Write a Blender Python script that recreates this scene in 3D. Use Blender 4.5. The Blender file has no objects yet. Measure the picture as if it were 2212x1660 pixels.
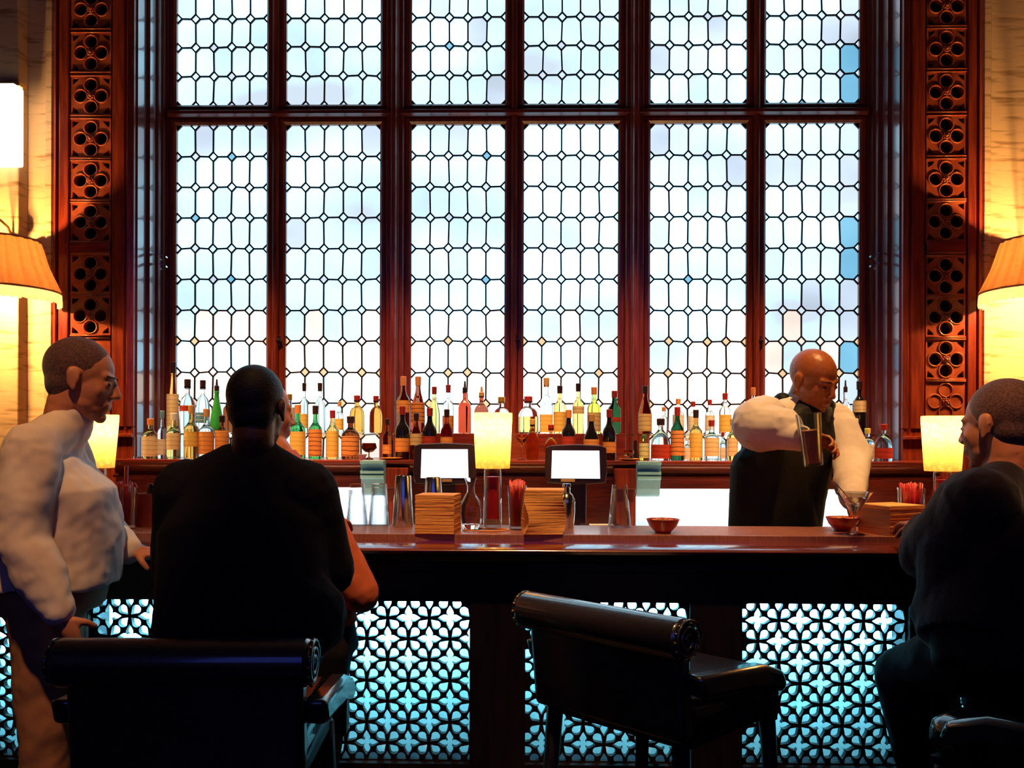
import bpy, bmesh, math, random
from mathutils import Vector, Matrix
random.seed(7)
SC = bpy.context.scene
COL = SC.collection
PI = math.pi
V = Vector
# ------------------------------------------------------------------ camera
F = 2000.0
HZ = 940.0
EYE = V((0, 0, 1.42))
YAW, ROLL = 0.020, 0.003
fw = V((-math.sin(YAW), math.cos(YAW), 0)); r0 = V((math.cos(YAW), math.sin(YAW), 0)); u0 = V((0, 0, 1))
RT = r0 * math.cos(ROLL) + u0 * math.sin(ROLL)
UP = u0 * math.cos(ROLL) - r0 * math.sin(ROLL)
cam = bpy.data.cameras.new('camera'); camo = bpy.data.objects.new('camera', cam); COL.objects.link(camo)
M = Matrix.Identity(4)
for i in range(3):
    M[i][0] = RT[i]; M[i][1] = UP[i]; M[i][2] = -fw[i]; M[i][3] = EYE[i]
camo.matrix_world = M
cam.sensor_width = 36; cam.lens = F * 36 / 2212; cam.shift_y = (HZ - 830) / 2212
cam.clip_start = 0.05
SC.camera = camo

def P(px, py, Y):
    d = RT * ((px - 1106) / F) + UP * ((HZ - py) / F) + fw
    return EYE + d * (Y / d.y)
def X(px, Y, py=800): return P(px, py, Y).x
def Z(py, Y, px=1119): return P(px, py, Y).z
def S(Y): return Y / F      # metres per pixel

# ------------------------------------------------------------------ materials
def nodes(name):
    m = bpy.data.materials.new(name); m.use_nodes = True
    nt = m.node_tree; b = nt.nodes['Principled BSDF']
    return m, nt, b
def mat(name, c, rough=0.5, metal=0.0, c2=None, scale=20, stretch=(1, 1, 1), bump=0.0, coat=0.0, trans=0.0, ior=1.45,
        emit=None, estr=0.0, detail=3, spec=0.5, lo=0.35, hi=0.65, sheen=0.0, cior=1.5):
    m, nt, b = nodes(name)
    b.inputs['Coat IOR'].default_value = cior
    b.inputs['Roughness'].default_value = rough; b.inputs['Metallic'].default_value = metal
    b.inputs['Coat Weight'].default_value = coat; b.inputs['Coat Roughness'].default_value = 0.12
    b.inputs['Transmission Weight'].default_value = trans; b.inputs['IOR'].default_value = ior
    b.inputs['Specular IOR Level'].default_value = spec
    b.inputs['Sheen Weight'].default_value = sheen
    if c2 is None: c2 = tuple(x * 0.82 for x in c)
    tc = nt.nodes.new('ShaderNodeTexCoord'); mp = nt.nodes.new('ShaderNodeMapping'); mp.inputs['Scale'].default_value = stretch
    nz = nt.nodes.new('ShaderNodeTexNoise'); nz.inputs['Scale'].default_value = scale; nz.inputs['Detail'].default_value = detail
    rp = nt.nodes.new('ShaderNodeValToRGB'); rp.color_ramp.elements[0].position = lo; rp.color_ramp.elements[1].position = hi
    rp.color_ramp.elements[0].color = (*c2, 1); rp.color_ramp.elements[1].color = (*c, 1)
    L = nt.links.new
    L(tc.outputs['Object'], mp.inputs['Vector']); L(mp.outputs['Vector'], nz.inputs['Vector'])
    L(nz.outputs['Fac'], rp.inputs['Fac']); L(rp.outputs['Color'], b.inputs['Base Color'])
    if bump:
        bp = nt.nodes.new('ShaderNodeBump'); bp.inputs['Strength'].default_value = bump; bp.inputs['Distance'].default_value = 0.004
        L(nz.outputs['Fac'], bp.inputs['Height']); L(bp.outputs['Normal'], b.inputs['Normal'])
    if emit:
        b.inputs['Emission Color'].default_value = (*emit, 1); b.inputs['Emission Strength'].default_value = estr
    return m
def glass(name, c, rough=0.03, ior=1.35):
    m = mat(name, c, rough, trans=1.0, ior=ior, c2=tuple(x * 0.93 for x in c), scale=9)
    return m
def daylight(name, c, c2, s, s2):
    """lit window glass: cloudy hand-made pane with daylight behind it"""
    m = bpy.data.materials.new(name); m.use_nodes = True; nt = m.node_tree; nt.nodes.clear()
    o = nt.nodes.new('ShaderNodeOutputMaterial'); e = nt.nodes.new('ShaderNodeEmission')
    tc = nt.nodes.new('ShaderNodeTexCoord'); mp = nt.nodes.new('ShaderNodeMapping'); mp.inputs['Scale'].default_value = (1.0, 1.0, 2.0)
    nz = nt.nodes.new('ShaderNodeTexNoise'); nz.inputs['Scale'].default_value = 1.25; nz.inputs['Detail'].default_value = 5; nz.inputs['Roughness'].default_value = .35
    rp = nt.nodes.new('ShaderNodeValToRGB'); rp.color_ramp.elements[0].position = .31; rp.color_ramp.elements[1].position = .66
    rp.color_ramp.elements[0].color = (*[x * s2 for x in c2], 1); rp.color_ramp.elements[1].color = (*[x * s for x in c], 1)
    L = nt.links.new
    L(tc.outputs['Object'], mp.inputs[0]); L(mp.outputs[0], nz.inputs['Vector']); L(nz.outputs['Fac'], rp.inputs['Fac']); L(rp.outputs[0], e.inputs['Color'])
    L(e.outputs[0], o.inputs[0])
    return m

WOOD = mat('red mahogany', (0.30, 0.044, 0.014), 0.30, c2=(0.15, 0.018, 0.009), scale=7, stretch=(9, 9, 0.7), bump=0.15, coat=0.25)
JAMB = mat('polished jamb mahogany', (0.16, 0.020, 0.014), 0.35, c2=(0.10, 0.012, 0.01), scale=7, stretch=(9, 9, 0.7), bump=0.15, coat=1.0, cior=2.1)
WOODH = mat('red mahogany horizontal grain', (0.24, 0.028, 0.013), 0.28, c2=(0.12, 0.014, 0.008), scale=7, stretch=(0.7, 9, 9), bump=0.12, coat=0.3)
DARKW = mat('black stained wood', (0.010, 0.006, 0.010), 0.45, c2=(0.005, 0.003, 0.007), scale=8, stretch=(6, 6, 1), spec=0.25)
COUNTER = mat('polished ribbed bar top', (0.40, 0.15, 0.11), 0.42, spec=1.0, cior=2.0, c2=(0.28, 0.09, 0.06), scale=30, stretch=(8, 0.6, 1), bump=0.12, coat=0.5)
STONE = mat('travertine', (0.80, 0.56, 0.30), 0.7, c2=(0.42, 0.24, 0.10), scale=3.2, stretch=(1.3, 1.3, 12), bump=0.5, detail=8, lo=0.33, hi=0.47)
LEAD = mat('lead came', (0.035, 0.02, 0.03), 0.4, metal=0.5)
LEATHER = mat('black leather', (0.014, 0.009, 0.018), 0.34, coat=1.0, cior=2.0, spec=.8, c2=(0.009, 0.007, 0.012), scale=60, bump=0.25)
STEEL = mat('brushed steel', (0.78, 0.76, 0.72), 0.16, metal=1.0, scale=40, stretch=(1, 1, 12))
STAINLESS = mat('stainless panel', (0.80, 0.88, 0.92), 0.35, metal=0.3, c2=(0.62, 0.76, 0.84), scale=3)
PALE = mat('blue daylight-tinted wood', (0.30, 0.66, 0.90), 0.4, scale=8)  # cool daylight falling on the corbels is put into this blue
BRASS = mat('aged brass', (0.75, 0.45, 0.15), 0.25, metal=1.0)
BLACKPL = mat('dark plastic', (0.035, 0.012, 0.022), 0.35, scale=50)
WHITEB = mat('white backing board', (0.80, 0.82, 0.82), 0.6)
PAPER = mat('kraft napkin paper', (0.98, 0.52, 0.17), 0.85, c2=(0.88, 0.38, 0.10), scale=60, stretch=(0.3, 0.3, 8), bump=0.8)
REDPL = mat('red straw plastic', (0.65, 0.02, 0.03), 0.3, spec=0.6)
REDLQ = glass('red glass', (0.85, 0.06, 0.05), 0.04, 1.33)
CLEAR = glass('clear glass', (0.98, 0.99, 1.0), 0.01, 1.3)
def thin_glass(name, c=(1, 1, 1)):
    m = bpy.data.materials.new(name); m.use_nodes = True; nt = m.node_tree; nt.nodes.clear()
    o = nt.nodes.new('ShaderNodeOutputMaterial'); t = nt.nodes.new('ShaderNodeBsdfTransparent'); g = nt.nodes.new('ShaderNodeBsdfGlossy'); g.inputs['Roughness'].default_value = .04
    lw = nt.nodes.new('ShaderNodeLayerWeight'); lw.inputs['Blend'].default_value = .42; mx = nt.nodes.new('ShaderNodeMixShader')
    tc = nt.nodes.new('ShaderNodeTexCoord'); nz = nt.nodes.new('ShaderNodeTexNoise'); nz.inputs['Scale'].default_value = 25; rp = nt.nodes.new('ShaderNodeValToRGB')
    rp.color_ramp.elements[0].color = (*[x * .90 for x in c], 1); rp.color_ramp.elements[1].color = (*c, 1)
    L = nt.links.new; L(tc.outputs['Object'], nz.inputs[0]); L(nz.outputs['Fac'], rp.inputs[0]); L(rp.outputs[0], t.inputs[0])
    L(lw.outputs['Facing'], mx.inputs[0]); L(t.outputs[0], mx.inputs[1]); L(g.outputs[0], mx.inputs[2]); L(mx.outputs[0], o.inputs[0])
    return m
THIN = thin_glass('thin drinking glass', (.97, .99, 1.0))
FLOORM = mat('dark floor', (0.03, 0.02, 0.02), 0.4, scale=3)
PLASTER = mat('dark plaster', (0.10, 0.06, 0.045), 0.8, scale=4)
CARVE = mat('carved dark wood', (0.46, 0.11, 0.04), 0.28, c2=(0.28, 0.05, 0.018), scale=14, coat=0.3)
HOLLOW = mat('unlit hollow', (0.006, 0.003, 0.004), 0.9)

# ------------------------------------------------------------------ mesh helpers
def link(name, me, parent=None, loc=None):
    o = bpy.data.objects.new(name, me); COL.objects.link(o)
    if parent is not None: o.parent = parent
    if loc is not None: o.location = loc
    return o
def obj(name, bm, m, parent=None, smooth=False, bevel=0.0, flat=None, recalc=True):
    if recalc: bmesh.ops.recalc_face_normals(bm, faces=bm.faces[:])
    me = bpy.data.meshes.new(name); bm.to_mesh(me); bm.free()
    for mm in (m if isinstance(m, (list, tuple)) else [m]): me.materials.append(mm)
    if smooth:
        me.polygons.foreach_set('use_smooth', [True] * len(me.polygons))
        if smooth == 'auto':
            try: me.set_sharp_from_angle(angle=math.radians(38))
            except Exception: pass
    o = link(name, me, parent)
    if bevel:
        md = o.modifiers.new('Bevel', 'BEVEL'); md.width = bevel; md.segments = 2; md.limit_method = 'ANGLE'
    return o
def thing(name, label, cat, loc=(0, 0, 0), rz=0.0, group=None):
    o = bpy.data.objects.new(name, None); COL.objects.link(o); o.location = loc; o.rotation_euler = (0, 0, rz)
    o.empty_display_size = 0.05
    return tag(o, label, cat, group)
def tag(o, label, cat, group=None, kind=None):
    o['label'] = label; o['category'] = cat
    if group: o['group'] = group
    if kind: o['kind'] = kind
    return o
def struct(o, label=None):
    o['kind'] = 'structure'
    if label: o['label'] = label
    return o
def box(bm, x0, x1, y0, y1, z0, z1, mi=0):
    vs = [bm.verts.new((x, y, z)) for x in (x0, x1) for y in (y0, y1) for z in (z0, z1)]
    for f in ((0, 1, 3, 2), (4, 6, 7, 5), (0, 4, 5, 1), (2, 3, 7, 6), (0, 2, 6, 4), (1, 5, 7, 3)):
        fc = bm.faces.new([vs[i] for i in f]); fc.material_index = mi
def BOX(name, x0, x1, y0, y1, z0, z1, m, parent=None, bevel=0.0):
    bm = bmesh.new(); box(bm, x0, x1, y0, y1, z0, z1); return obj(name, bm, m, parent, bevel=bevel)
def prism(bm, pts, a, b, axis='x'):
    """extrude a 2D outline along an axis. axis x: pts=(y,z); axis y: pts=(x,z); axis z: pts=(x,y)"""
    def mk(p, t):
        return {'x': (t, p[0], p[1]), 'y': (p[0], t, p[1]), 'z': (p[0], p[1], t)}[axis]
    A = [bm.verts.new(mk(p, a)) for p in pts]; B = [bm.verts.new(mk(p, b)) for p in pts]
    bm.faces.new(A); bm.faces.new(B[::-1])
    n = len(pts)
    for i in range(n):
        bm.faces.new([A[i], B[i], B[(i + 1) % n], A[(i + 1) % n]])
def lathe(bm, prof, seg=24, c=(0, 0, 0), sq=0.0, closed=True, arc=None, mi=0, sx=1.0, sy=1.0):
    """prof: (r,z). sq: squareness 0..1. arc: (a0,a1)"""
    rings = []
    full = arc is None
    a0, a1 = arc if arc else (0, 2 * PI)
    n = seg if full else seg + 1
    for r, z in prof:
        ring = []
        if r < 1e-6:
            ring = [bm.verts.new((c[0], c[1], c[2] + z))] * n
        else:
            for i in range(n):
                a = a0 + (a1 - a0) * i / seg
                k = 1.0
                if sq:
                    p = 2 + 10 * sq
                    k = (abs(math.cos(a)) ** p + abs(math.sin(a)) ** p) ** (-1 / p) * (1 - 0.08 * sq)
                ring.append(bm.verts.new((c[0] + r * k * math.cos(a) * sx, c[1] + r * k * math.sin(a) * sy, c[2] + z)))
        rings.append(ring)
    for j in range(len(rings) - 1):
        A, B = rings[j], rings[j + 1]
        for i in range(n if full else n - 1):
            k = (i + 1) % n
            vs = []
            for v in (A[i], A[k], B[k], B[i]):
                if v not in vs: vs.append(v)
            if len(vs) > 2:
                try:
                    f = bm.faces.new(vs); f.material_index = mi
                except ValueError: pass
    if closed and full:
        for ring in (rings[0], rings[-1]):
            if ring[0] is not ring[1]:
                try: bm.faces.new(ring).material_index = mi
                except ValueError: pass
def LATHE(name, prof, m, parent=None, seg=24, c=(0, 0, 0), sq=0.0, smooth='auto', arc=None, closed=True, sx=1.0, sy=1.0):
    bm = bmesh.new(); lathe(bm, prof, seg, c, sq, closed, arc, sx=sx, sy=sy)
    return obj(name, bm, m, parent, smooth, recalc=(arc is None))
def tube(bm, pts, r, seg=8, r1=None):
    pts = [V(p) for p in pts]; n = len(pts); rings = []
    up = V((0, 0, 1))
    for i, p in enumerate(pts):
        d = (pts[min(i + 1, n - 1)] - pts[max(i - 1, 0)]).normalized()
        if abs(d.dot(up)) > 0.95: up = V((1, 0, 0))
        a = d.cross(up).normalized(); b = a.cross(d).normalized(); up = b
        rr = r if r1 is None else r + (r1 - r) * i / (n - 1)
        rings.append([bm.verts.new(p + (a * math.cos(2 * PI * k / seg) + b * math.sin(2 * PI * k / seg)) * rr) for k in range(seg)])
    for i in range(n - 1):
        for k in range(seg):
            bm.faces.new([rings[i][k], rings[i][(k + 1) % seg], rings[i + 1][(k + 1) % seg], rings[i + 1][k]])
    bm.faces.new(rings[0][::-1]); bm.faces.new(rings[-1])
def TUBE(name, pts, r, m, parent=None, seg=8, r1=None):
    bm = bmesh.new(); tube(bm, pts, r, seg, r1); return obj(name, bm, m, parent, True)
def torus(bm, c, R, r, axis='y', seg=24, rs=8, a0=0, a1=2 * PI):
    rings = []
    full = abs(a1 - a0 - 2 * PI) < 1e-6
    n = seg if full else seg + 1
    for i in range(n):
        a = a0 + (a1 - a0) * i / seg
        ring = []
        for k in range(rs):
            b = 2 * PI * k / rs
            rad = R + r * math.cos(b); h = r * math.sin(b)
            x, y = rad * math.cos(a), rad * math.sin(a)
            p = {'y': (x, h, y), 'z': (x, y, h), 'x': (h, x, y)}[axis]
            ring.append(bm.verts.new(V(c) + V(p)))
        rings.append(ring)
    for i in range(n if full else n - 1):
        A, B = rings[i], rings[(i + 1) % n]
        for k in range(rs):
            bm.faces.new([A[k], A[(k + 1) % rs], B[(k + 1) % rs], B[k]])
def area(name, loc, rot, sx, sy, power, color, parent=None):
    l = bpy.data.lights.new(name, 'AREA'); l.shape = 'RECTANGLE'; l.size = sx; l.size_y = sy; l.energy = power; l.color = color
    o = bpy.data.objects.new(name, l); COL.objects.link(o); o.location = loc; o.rotation_euler = rot
    if parent: o.parent = parent
    return o
def point(name, loc, power, color, r=0.03, parent=None):
    l = bpy.data.lights.new(name, 'POINT'); l.energy = power; l.color = color; l.shadow_soft_size = r
    o = bpy.data.objects.new(name, l); COL.objects.link(o); o.location = loc
    if parent: o.parent = parent
    return o
def clip(poly, clipper):
    out = poly
    n = len(clipper)
    for i in range(n):
        a, b = clipper[i], clipper[(i + 1) % n]
        inp, out = out, []
        if not inp: return []
        def side(p): return (b[0] - a[0]) * (p[1] - a[1]) - (b[1] - a[1]) * (p[0] - a[0])
        for j in range(len(inp)):
            p, q = inp[j], inp[(j + 1) % len(inp)]
            sp, sq_ = side(p), side(q)
            if sp >= 0: out.append(p)
            if (sp >= 0) != (sq_ >= 0):
                t = sp / (sp - sq_); out.append((p[0] + (q[0] - p[0]) * t, p[1] + (q[1] - p[1]) * t))
    return out
def poly_area(p): return abs(sum(p[i][0] * p[(i + 1) % len(p)][1] - p[(i + 1) % len(p)][0] * p[i][1] for i in range(len(p)))) / 2
def pierced(name, outer, holes, th, m, parent=None, y=0.0, bev=0.0):
    """panel in the XZ plane with holes cut through its thickness"""
    cu = bpy.data.curves.new('tmp', 'CURVE'); cu.dimensions = '2D'; cu.fill_mode = 'BOTH'; cu.extrude = th / 2; cu.bevel_depth = bev
    for pl in [outer] + holes:
        sp = cu.splines.new('POLY'); sp.points.add(len(pl) - 1)
        for i, p in enumerate(pl): sp.points[i].co = (p[0], p[1], 0, 1)
        sp.use_cyclic_u = True
    t = bpy.data.objects.new('tmp', cu); COL.objects.link(t)
    dg = bpy.context.evaluated_depsgraph_get()
    me = bpy.data.meshes.new_from_object(t.evaluated_get(dg))
    bpy.data.objects.remove(t); bpy.data.curves.remove(cu)
    me.transform(Matrix(((1, 0, 0, 0), (0, 0, 1, y), (0, 1, 0, 0), (0, 0, 0, 1))))
    me.flip_normals(); me.name = name; me.materials.clear(); me.materials.append(m)
    return link(name, me, parent)
def bezel(bm, x0, x1, z0, z1, w, y0, y1, out=0.0):
    """picture-frame ring of four mitred, front-chamfered members"""
    def ring(x0, x1, z0, z1, y): return [bm.verts.new(p) for p in ((x0, y, z0), (x1, y, z0), (x1, y, z1), (x0, y, z1))]
    c = w * 0.35
    R = [ring(x0, x1, z0, z1, y1), ring(x0, x1, z0, z1, y0 + c * .5), ring(x0 + c * .5, x1 - c * .5, z0 + c * .5, z1 - c * .5, y0),
         ring(x0 + w - c, x1 - w + c, z0 + w - c, z1 - w + c, y0), ring(x0 + w, x1 - w, z0 + w, z1 - w, y0 + c), ring(x0 + w, x1 - w, z0 + w, z1 - w, y1)]
    for k in range(len(R)):
        A, B = R[k], R[(k + 1) % len(R)]
        for i in range(4): bm.faces.new([A[i], A[(i + 1) % 4], B[(i + 1) % 4], B[i]])

# ------------------------------------------------------------------ room shell
WY = 5.30        # leaded glass plane
FY = 5.00        # face of the pilasters / wall
XL, XR = X(293, FY), X(1945, FY)          # opening edges
XPL, XPR = X(120, FY), X(2115, FY)        # outer edges of the pilasters
CEIL = 5.6
struct(BOX('floor', -3.6, 3.6, -2.2, 5.6, -0.06, 0.0, FLOORM))
struct(BOX('ceiling', -3.6, 3.6, -2.2, 5.6, CEIL, CEIL + .06, PLASTER))
struct(BOX('wall_left', -3.66, -3.6, -2.2, 5.6, 0, CEIL, PLASTER))
struct(BOX('wall_right', 3.6, 3.66, -2.2, 5.6, 0, CEIL, PLASTER))
struct(BOX('wall_rear', -3.6, 3.6, -2.26, -2.2, 0, CEIL, PLASTER))
w = BOX('wall_front', XL - .02, XR + .02, WY - .02, WY + .25, 0, Z(1012, WY), WOODH); struct(w)
rw = bpy.data.objects.new('window_20', None); COL.objects.link(rw); struct(rw)  # added window behind the camera, unseen, tints the dark areas blue
BOX('glass_pane', -2.0, 2.0, -2.195, -2.19, 1.9, 4.1, daylight('blue fill pane', (.11, .16, 1.0), (.10, .14, .9), .55, .42), rw)
bm = bmesh.new(); bezel(bm, -2.08, 2.08, 1.82, 4.18, .10, -2.16, -2.2); obj('window_frame', bm, DARKW, rw)
# stone either side, with a slim upright fillet against the wood
bm = bmesh.new(); box(bm, -3.6, XPL - .055, FY, FY + .3, 0, CEIL); struct(obj('wall_stone_left', bm, STONE), 'travertine wall left of the window')
bm = bmesh.new(); box(bm, XPR + .055, 3.6, FY, FY + .3, 0, CEIL); struct(obj('wall_stone_right', bm, STONE), 'travertine wall right of the window')
bm = bmesh.new(); box(bm, -3.6, X(38, 4.9), 4.9, FY, 0, CEIL); struct(obj('wall_pier_left', bm, STONE, bevel=.008), 'projecting travertine pier at the far left')
def fillet(x0, x1, name):
    bm = bmesh.new(); xm = (x0 + x1) / 2
    pts = [(x0, FY + .1), (x0, FY - .01), (x0 + .012, FY - .03), (x1 - .012, FY - .03), (x1, FY - .01), (x1, FY + .1)]
    prism(bm, pts, 0, CEIL, 'z'); struct(obj(name, bm, STONE))
fillet(XPL - .055, XPL, 'trim_1'); fillet(XPR, XPR + .055, 'trim_2')

# ------------------------------------------------------------------ window
lights_x = [(382, 578), (618, 822), (888, 1090), (1130, 1334), (1402, 1610), (1650, 1853)]
low_rows = [270, 337, 404, 470, 537, 604, 671, 738, 806, 873, 940, 1007]
up_rows = [228, 163, 100, 38, -26, -90, -154]
DAY = [daylight('day white', (.38, .77, 1.0), (.70, .83, .97), 2.9, .98), daylight('day cool', (.42, .78, 1.0), (.66, .80, .95), 2.2, .94),
       daylight('day grey blue', (.66, .80, .95), (.62, .74, .90), 1.4, .85), daylight('day cream', (1.0, .90, .80), (1.0, .86, .76), 1.8, .98),
       daylight('day amber', (1.0, .72, .42), (1.0, .62, .32), 1.1, .95), daylight('day blue', (.30, .70, .95), (.2, .58, .88), 1.0, .85)]
EDGE = 0.008
def lattice_window(n, px0, px1, rows, lower):
    x0, x1 = X(px0, WY), X(px1, WY)
    zs = sorted(Z(r, WY) for r in rows); z0, z1 = zs[0], zs[-1]
    root = bpy.data.objects.new('window_%d' % n, None); COL.objects.link(root); struct(root)
    cols = [x0 + (x1 - x0) * i / 5 for i in range(6)]
    bm = bmesh.new(); g = 0.0085; d = 0.026
    yf, yb = WY - .008, WY + .004
    def strip(a, b, w=g):
        a, b = V((a[0], 0, a[1])), V((b[0], 0, b[1])); t = (b - a).normalized(); nrm = V((-t.z, 0, t.x)) * (w / 2)
        vs = []
        for y in (yf, yb):
            for q in (a - nrm, b - nrm, b + nrm, a + nrm): vs.append(bm.verts.new((q.x, y, q.z)))
        for f in ((0, 1, 2, 3), (7, 6, 5, 4), (0, 4, 5, 1), (2, 6, 7, 3), (1, 5, 6, 2), (0, 3, 7, 4)): bm.faces.new([vs[i] for i in f])
    rnd = random.Random(n * 13)
    jit = {}
    for i in range(6):
        for j in range(len(zs)):
            jit[i, j] = (cols[i] + (rnd.uniform(-.0025, .0025) if 0 < i < 5 else 0), zs[j] + (rnd.uniform(-.0025, .0025) if 0 < j < len(zs) - 1 else 0))
    for j in range(len(zs)):
        for i in range(6):
            cx, cz = jit[i, j]
            D = [(cx - d, cz), (cx, cz + d * 1.05), (cx + d, cz), (cx, cz - d * 1.05)]
            for k in range(4):
                a, b = D[k], D[(k + 1) % 4]
                mx, mz = (a[0] + b[0]) / 2, (a[1] + b[1]) / 2
                if x0 < mx < x1 and z0 < mz < z1: strip(a, b)
            if i < 5 and 0 < j < len(zs) - 1:
                nx, nz = jit[i + 1, j]; strip((cx + d, cz), (nx - d, nz))
            if j < len(zs) - 1 and 0 < i < 5:
                nx, nz = jit[i, j + 1]; strip((cx, cz + d * 1.05), (nx, nz - d * 1.05))
            # dark lead fills in the four frame corners
            if i in (0, 5) and j in (0, len(zs) - 1):
                s = 1 if i == 0 else -1; t = 1 if j == 0 else -1
                prism(bm, [(cx, cz), (cx + s * d * 1.1, cz), (cx, cz + t * d * 1.1)], yf, yb, 'y')
    obj('lead_came', bm, LEAD, root)
    bm = bmesh.new()
    for j in range(len(zs) - 1):
        for i in range(5):
            a, b = jit[i, j], jit[i + 1, j]; c, e = jit[i + 1, j + 1], jit[i, j + 1]
            f = bm.faces.new([bm.verts.new((q[0], WY + .002, q[1])) for q in (a, b, c, e)])
            r = rnd.random(); zc = (a[1] + e[1]) / 2
            if n in (1, 7) and i == 0 and r < .55: k = 1 if r < .45 else 5
            elif n in (6, 12) and i == 4 and r < .7: k = 2 if r < .6 else 5
            elif zc < 1.78: k = 3 if r < .8 else 0
            elif zc < 2.1: k = 3 if r < .45 else 0
            elif r < .82: k = 0
            elif r < .94: k = 1
            else: k = 2
            f.material_index = k
    for j in range(len(zs)):
        for i in range(6):
            cx, cz = jit[i, j]
            D = [(max(x0, cx - d), cz), (cx, min(z1, cz + d)), (min(x1, cx + d), cz), (cx, max(z0, cz - d))]
            f = bm.faces.new([bm.verts.new((q[0], WY - .001, q[1])) for q in D])
            r = rnd.random(); zc = cz
            f.material_index = (4 if r < .35 else 3) if zc < 2.1 else (0 if r < .66 else (1 if r < .82 else (2 if r < .97 else 5)))
    obj('glass_pane', bm, DAY, root, recalc=False)
    bm = bmesh.new(); bezel(bm, x0 - .034, x1 + .034, z0 - .034, z1 + .034, .036, WY - .035, WY + .03)
    obj('window_frame', bm, WOOD, root)
    # latch and peg
    if lower and n % 2 == 0:
        bm = bmesh.new(); xa = x0 - .03; zc = Z(738, WY)
        box(bm, xa - .02, xa + .014, WY - .055, WY - .03, zc - .008, zc + .008); box(bm, xa - .006, xa + .006, WY - .048, WY - .03, zc - .03, zc + .03)
        obj('window_latch', bm, LEAD, root, bevel=.002)
    return root
for i, (a, b) in enumerate(lights_x):
    lattice_window(i + 1, a, b, low_rows, True)
for i, (a, b) in enumerate(lights_x):
    lattice_window(i + 7, a, b, up_rows, False)
zt0, zt1 = Z(270, WY) + .034, Z(228, WY) - .034
ztop = Z(-154, WY) + .034; zbot = Z(1007, WY) - .034
tn = [3]
def trim(bm, m, bevel=0.0, smooth=False):
    o = obj('trim_%d' % tn[0], bm, m, bevel=bevel, smooth=smooth); tn[0] += 1; return struct(o)
def mould(x0, x1, z0, z1, ys):
    """stepped upright moulding: list of (inset, y front)"""
    bm = bmesh.new()
    pts = []
    for ins, y in ys: pts += [(x0 + ins, y)]
    rev = [(x1 - (p[0] - x0), p[1]) for p in pts[::-1]]
    prism(bm, [(x0, WY + .06)] + pts + rev + [(x1, WY + .06)], z0, z1, 'z')
    return bm
e = .034
for a, b, wide in ((578, 618, 0), (822, 888, 1), (1090, 1130, 0), (1334, 1402, 1), (1610, 1650, 0)):
    x0, x1 = X(a, WY) + e - .003, X(b, WY) - e + .003
    if wide: bm = mould(x0, x1, zbot, ztop, [(0, WY - .03), (.012, WY - .06), (.03, WY - .06), (.036, WY - .085), ((x1 - x0) / 2 - .018, WY - .085), ((x1 - x0) / 2 - .010, WY - .115)])
    else: bm = mould(x0, x1, zbot, ztop, [(0, WY - .03), (.006, WY - .05), ((x1 - x0) / 2 - .006, WY - .058)])
    trim(bm, WOOD)
# transom between the two tiers
xw0, xw1 = X(382, WY) - e, X(1853, WY) + e
bm = bmesh.new(); prism(bm, [(WY + .05, zt0 + .001), (WY - .045, zt0 + .001), (WY - .075, zt0 + .012), (WY - .075, zt1 - .014), (WY - .05, zt1 - .001), (WY + .05, zt1 - .001)], xw0, xw1, 'x'); trim(bm, WOODH)
# outer jamb mouldings inside the opening
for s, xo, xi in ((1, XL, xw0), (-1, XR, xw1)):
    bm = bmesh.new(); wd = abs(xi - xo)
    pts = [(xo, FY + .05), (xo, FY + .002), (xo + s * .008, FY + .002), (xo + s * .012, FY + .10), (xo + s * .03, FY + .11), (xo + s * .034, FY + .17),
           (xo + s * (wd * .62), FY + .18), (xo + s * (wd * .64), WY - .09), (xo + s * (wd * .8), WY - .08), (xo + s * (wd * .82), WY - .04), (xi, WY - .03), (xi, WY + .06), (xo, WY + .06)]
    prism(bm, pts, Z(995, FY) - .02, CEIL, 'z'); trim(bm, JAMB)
    # two small hinge cleats
    bm = bmesh.new()
    for zz in (Z(545, 5.15), Z(566, 5.15)): prism(bm, [(xo + s * .055, zz), (xo + s * .10, zz + -.018), (xo + s * .10, zz - .026), (xo + s * .055, zz - .008)], FY + .16, FY + .185, 'y')
    trim(bm, STEEL)
bm = bmesh.new(); box(bm, XL, XR, WY - .05, WY + .2, ztop, CEIL); struct(obj('wall_over_window', bm, WOODH))

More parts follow.
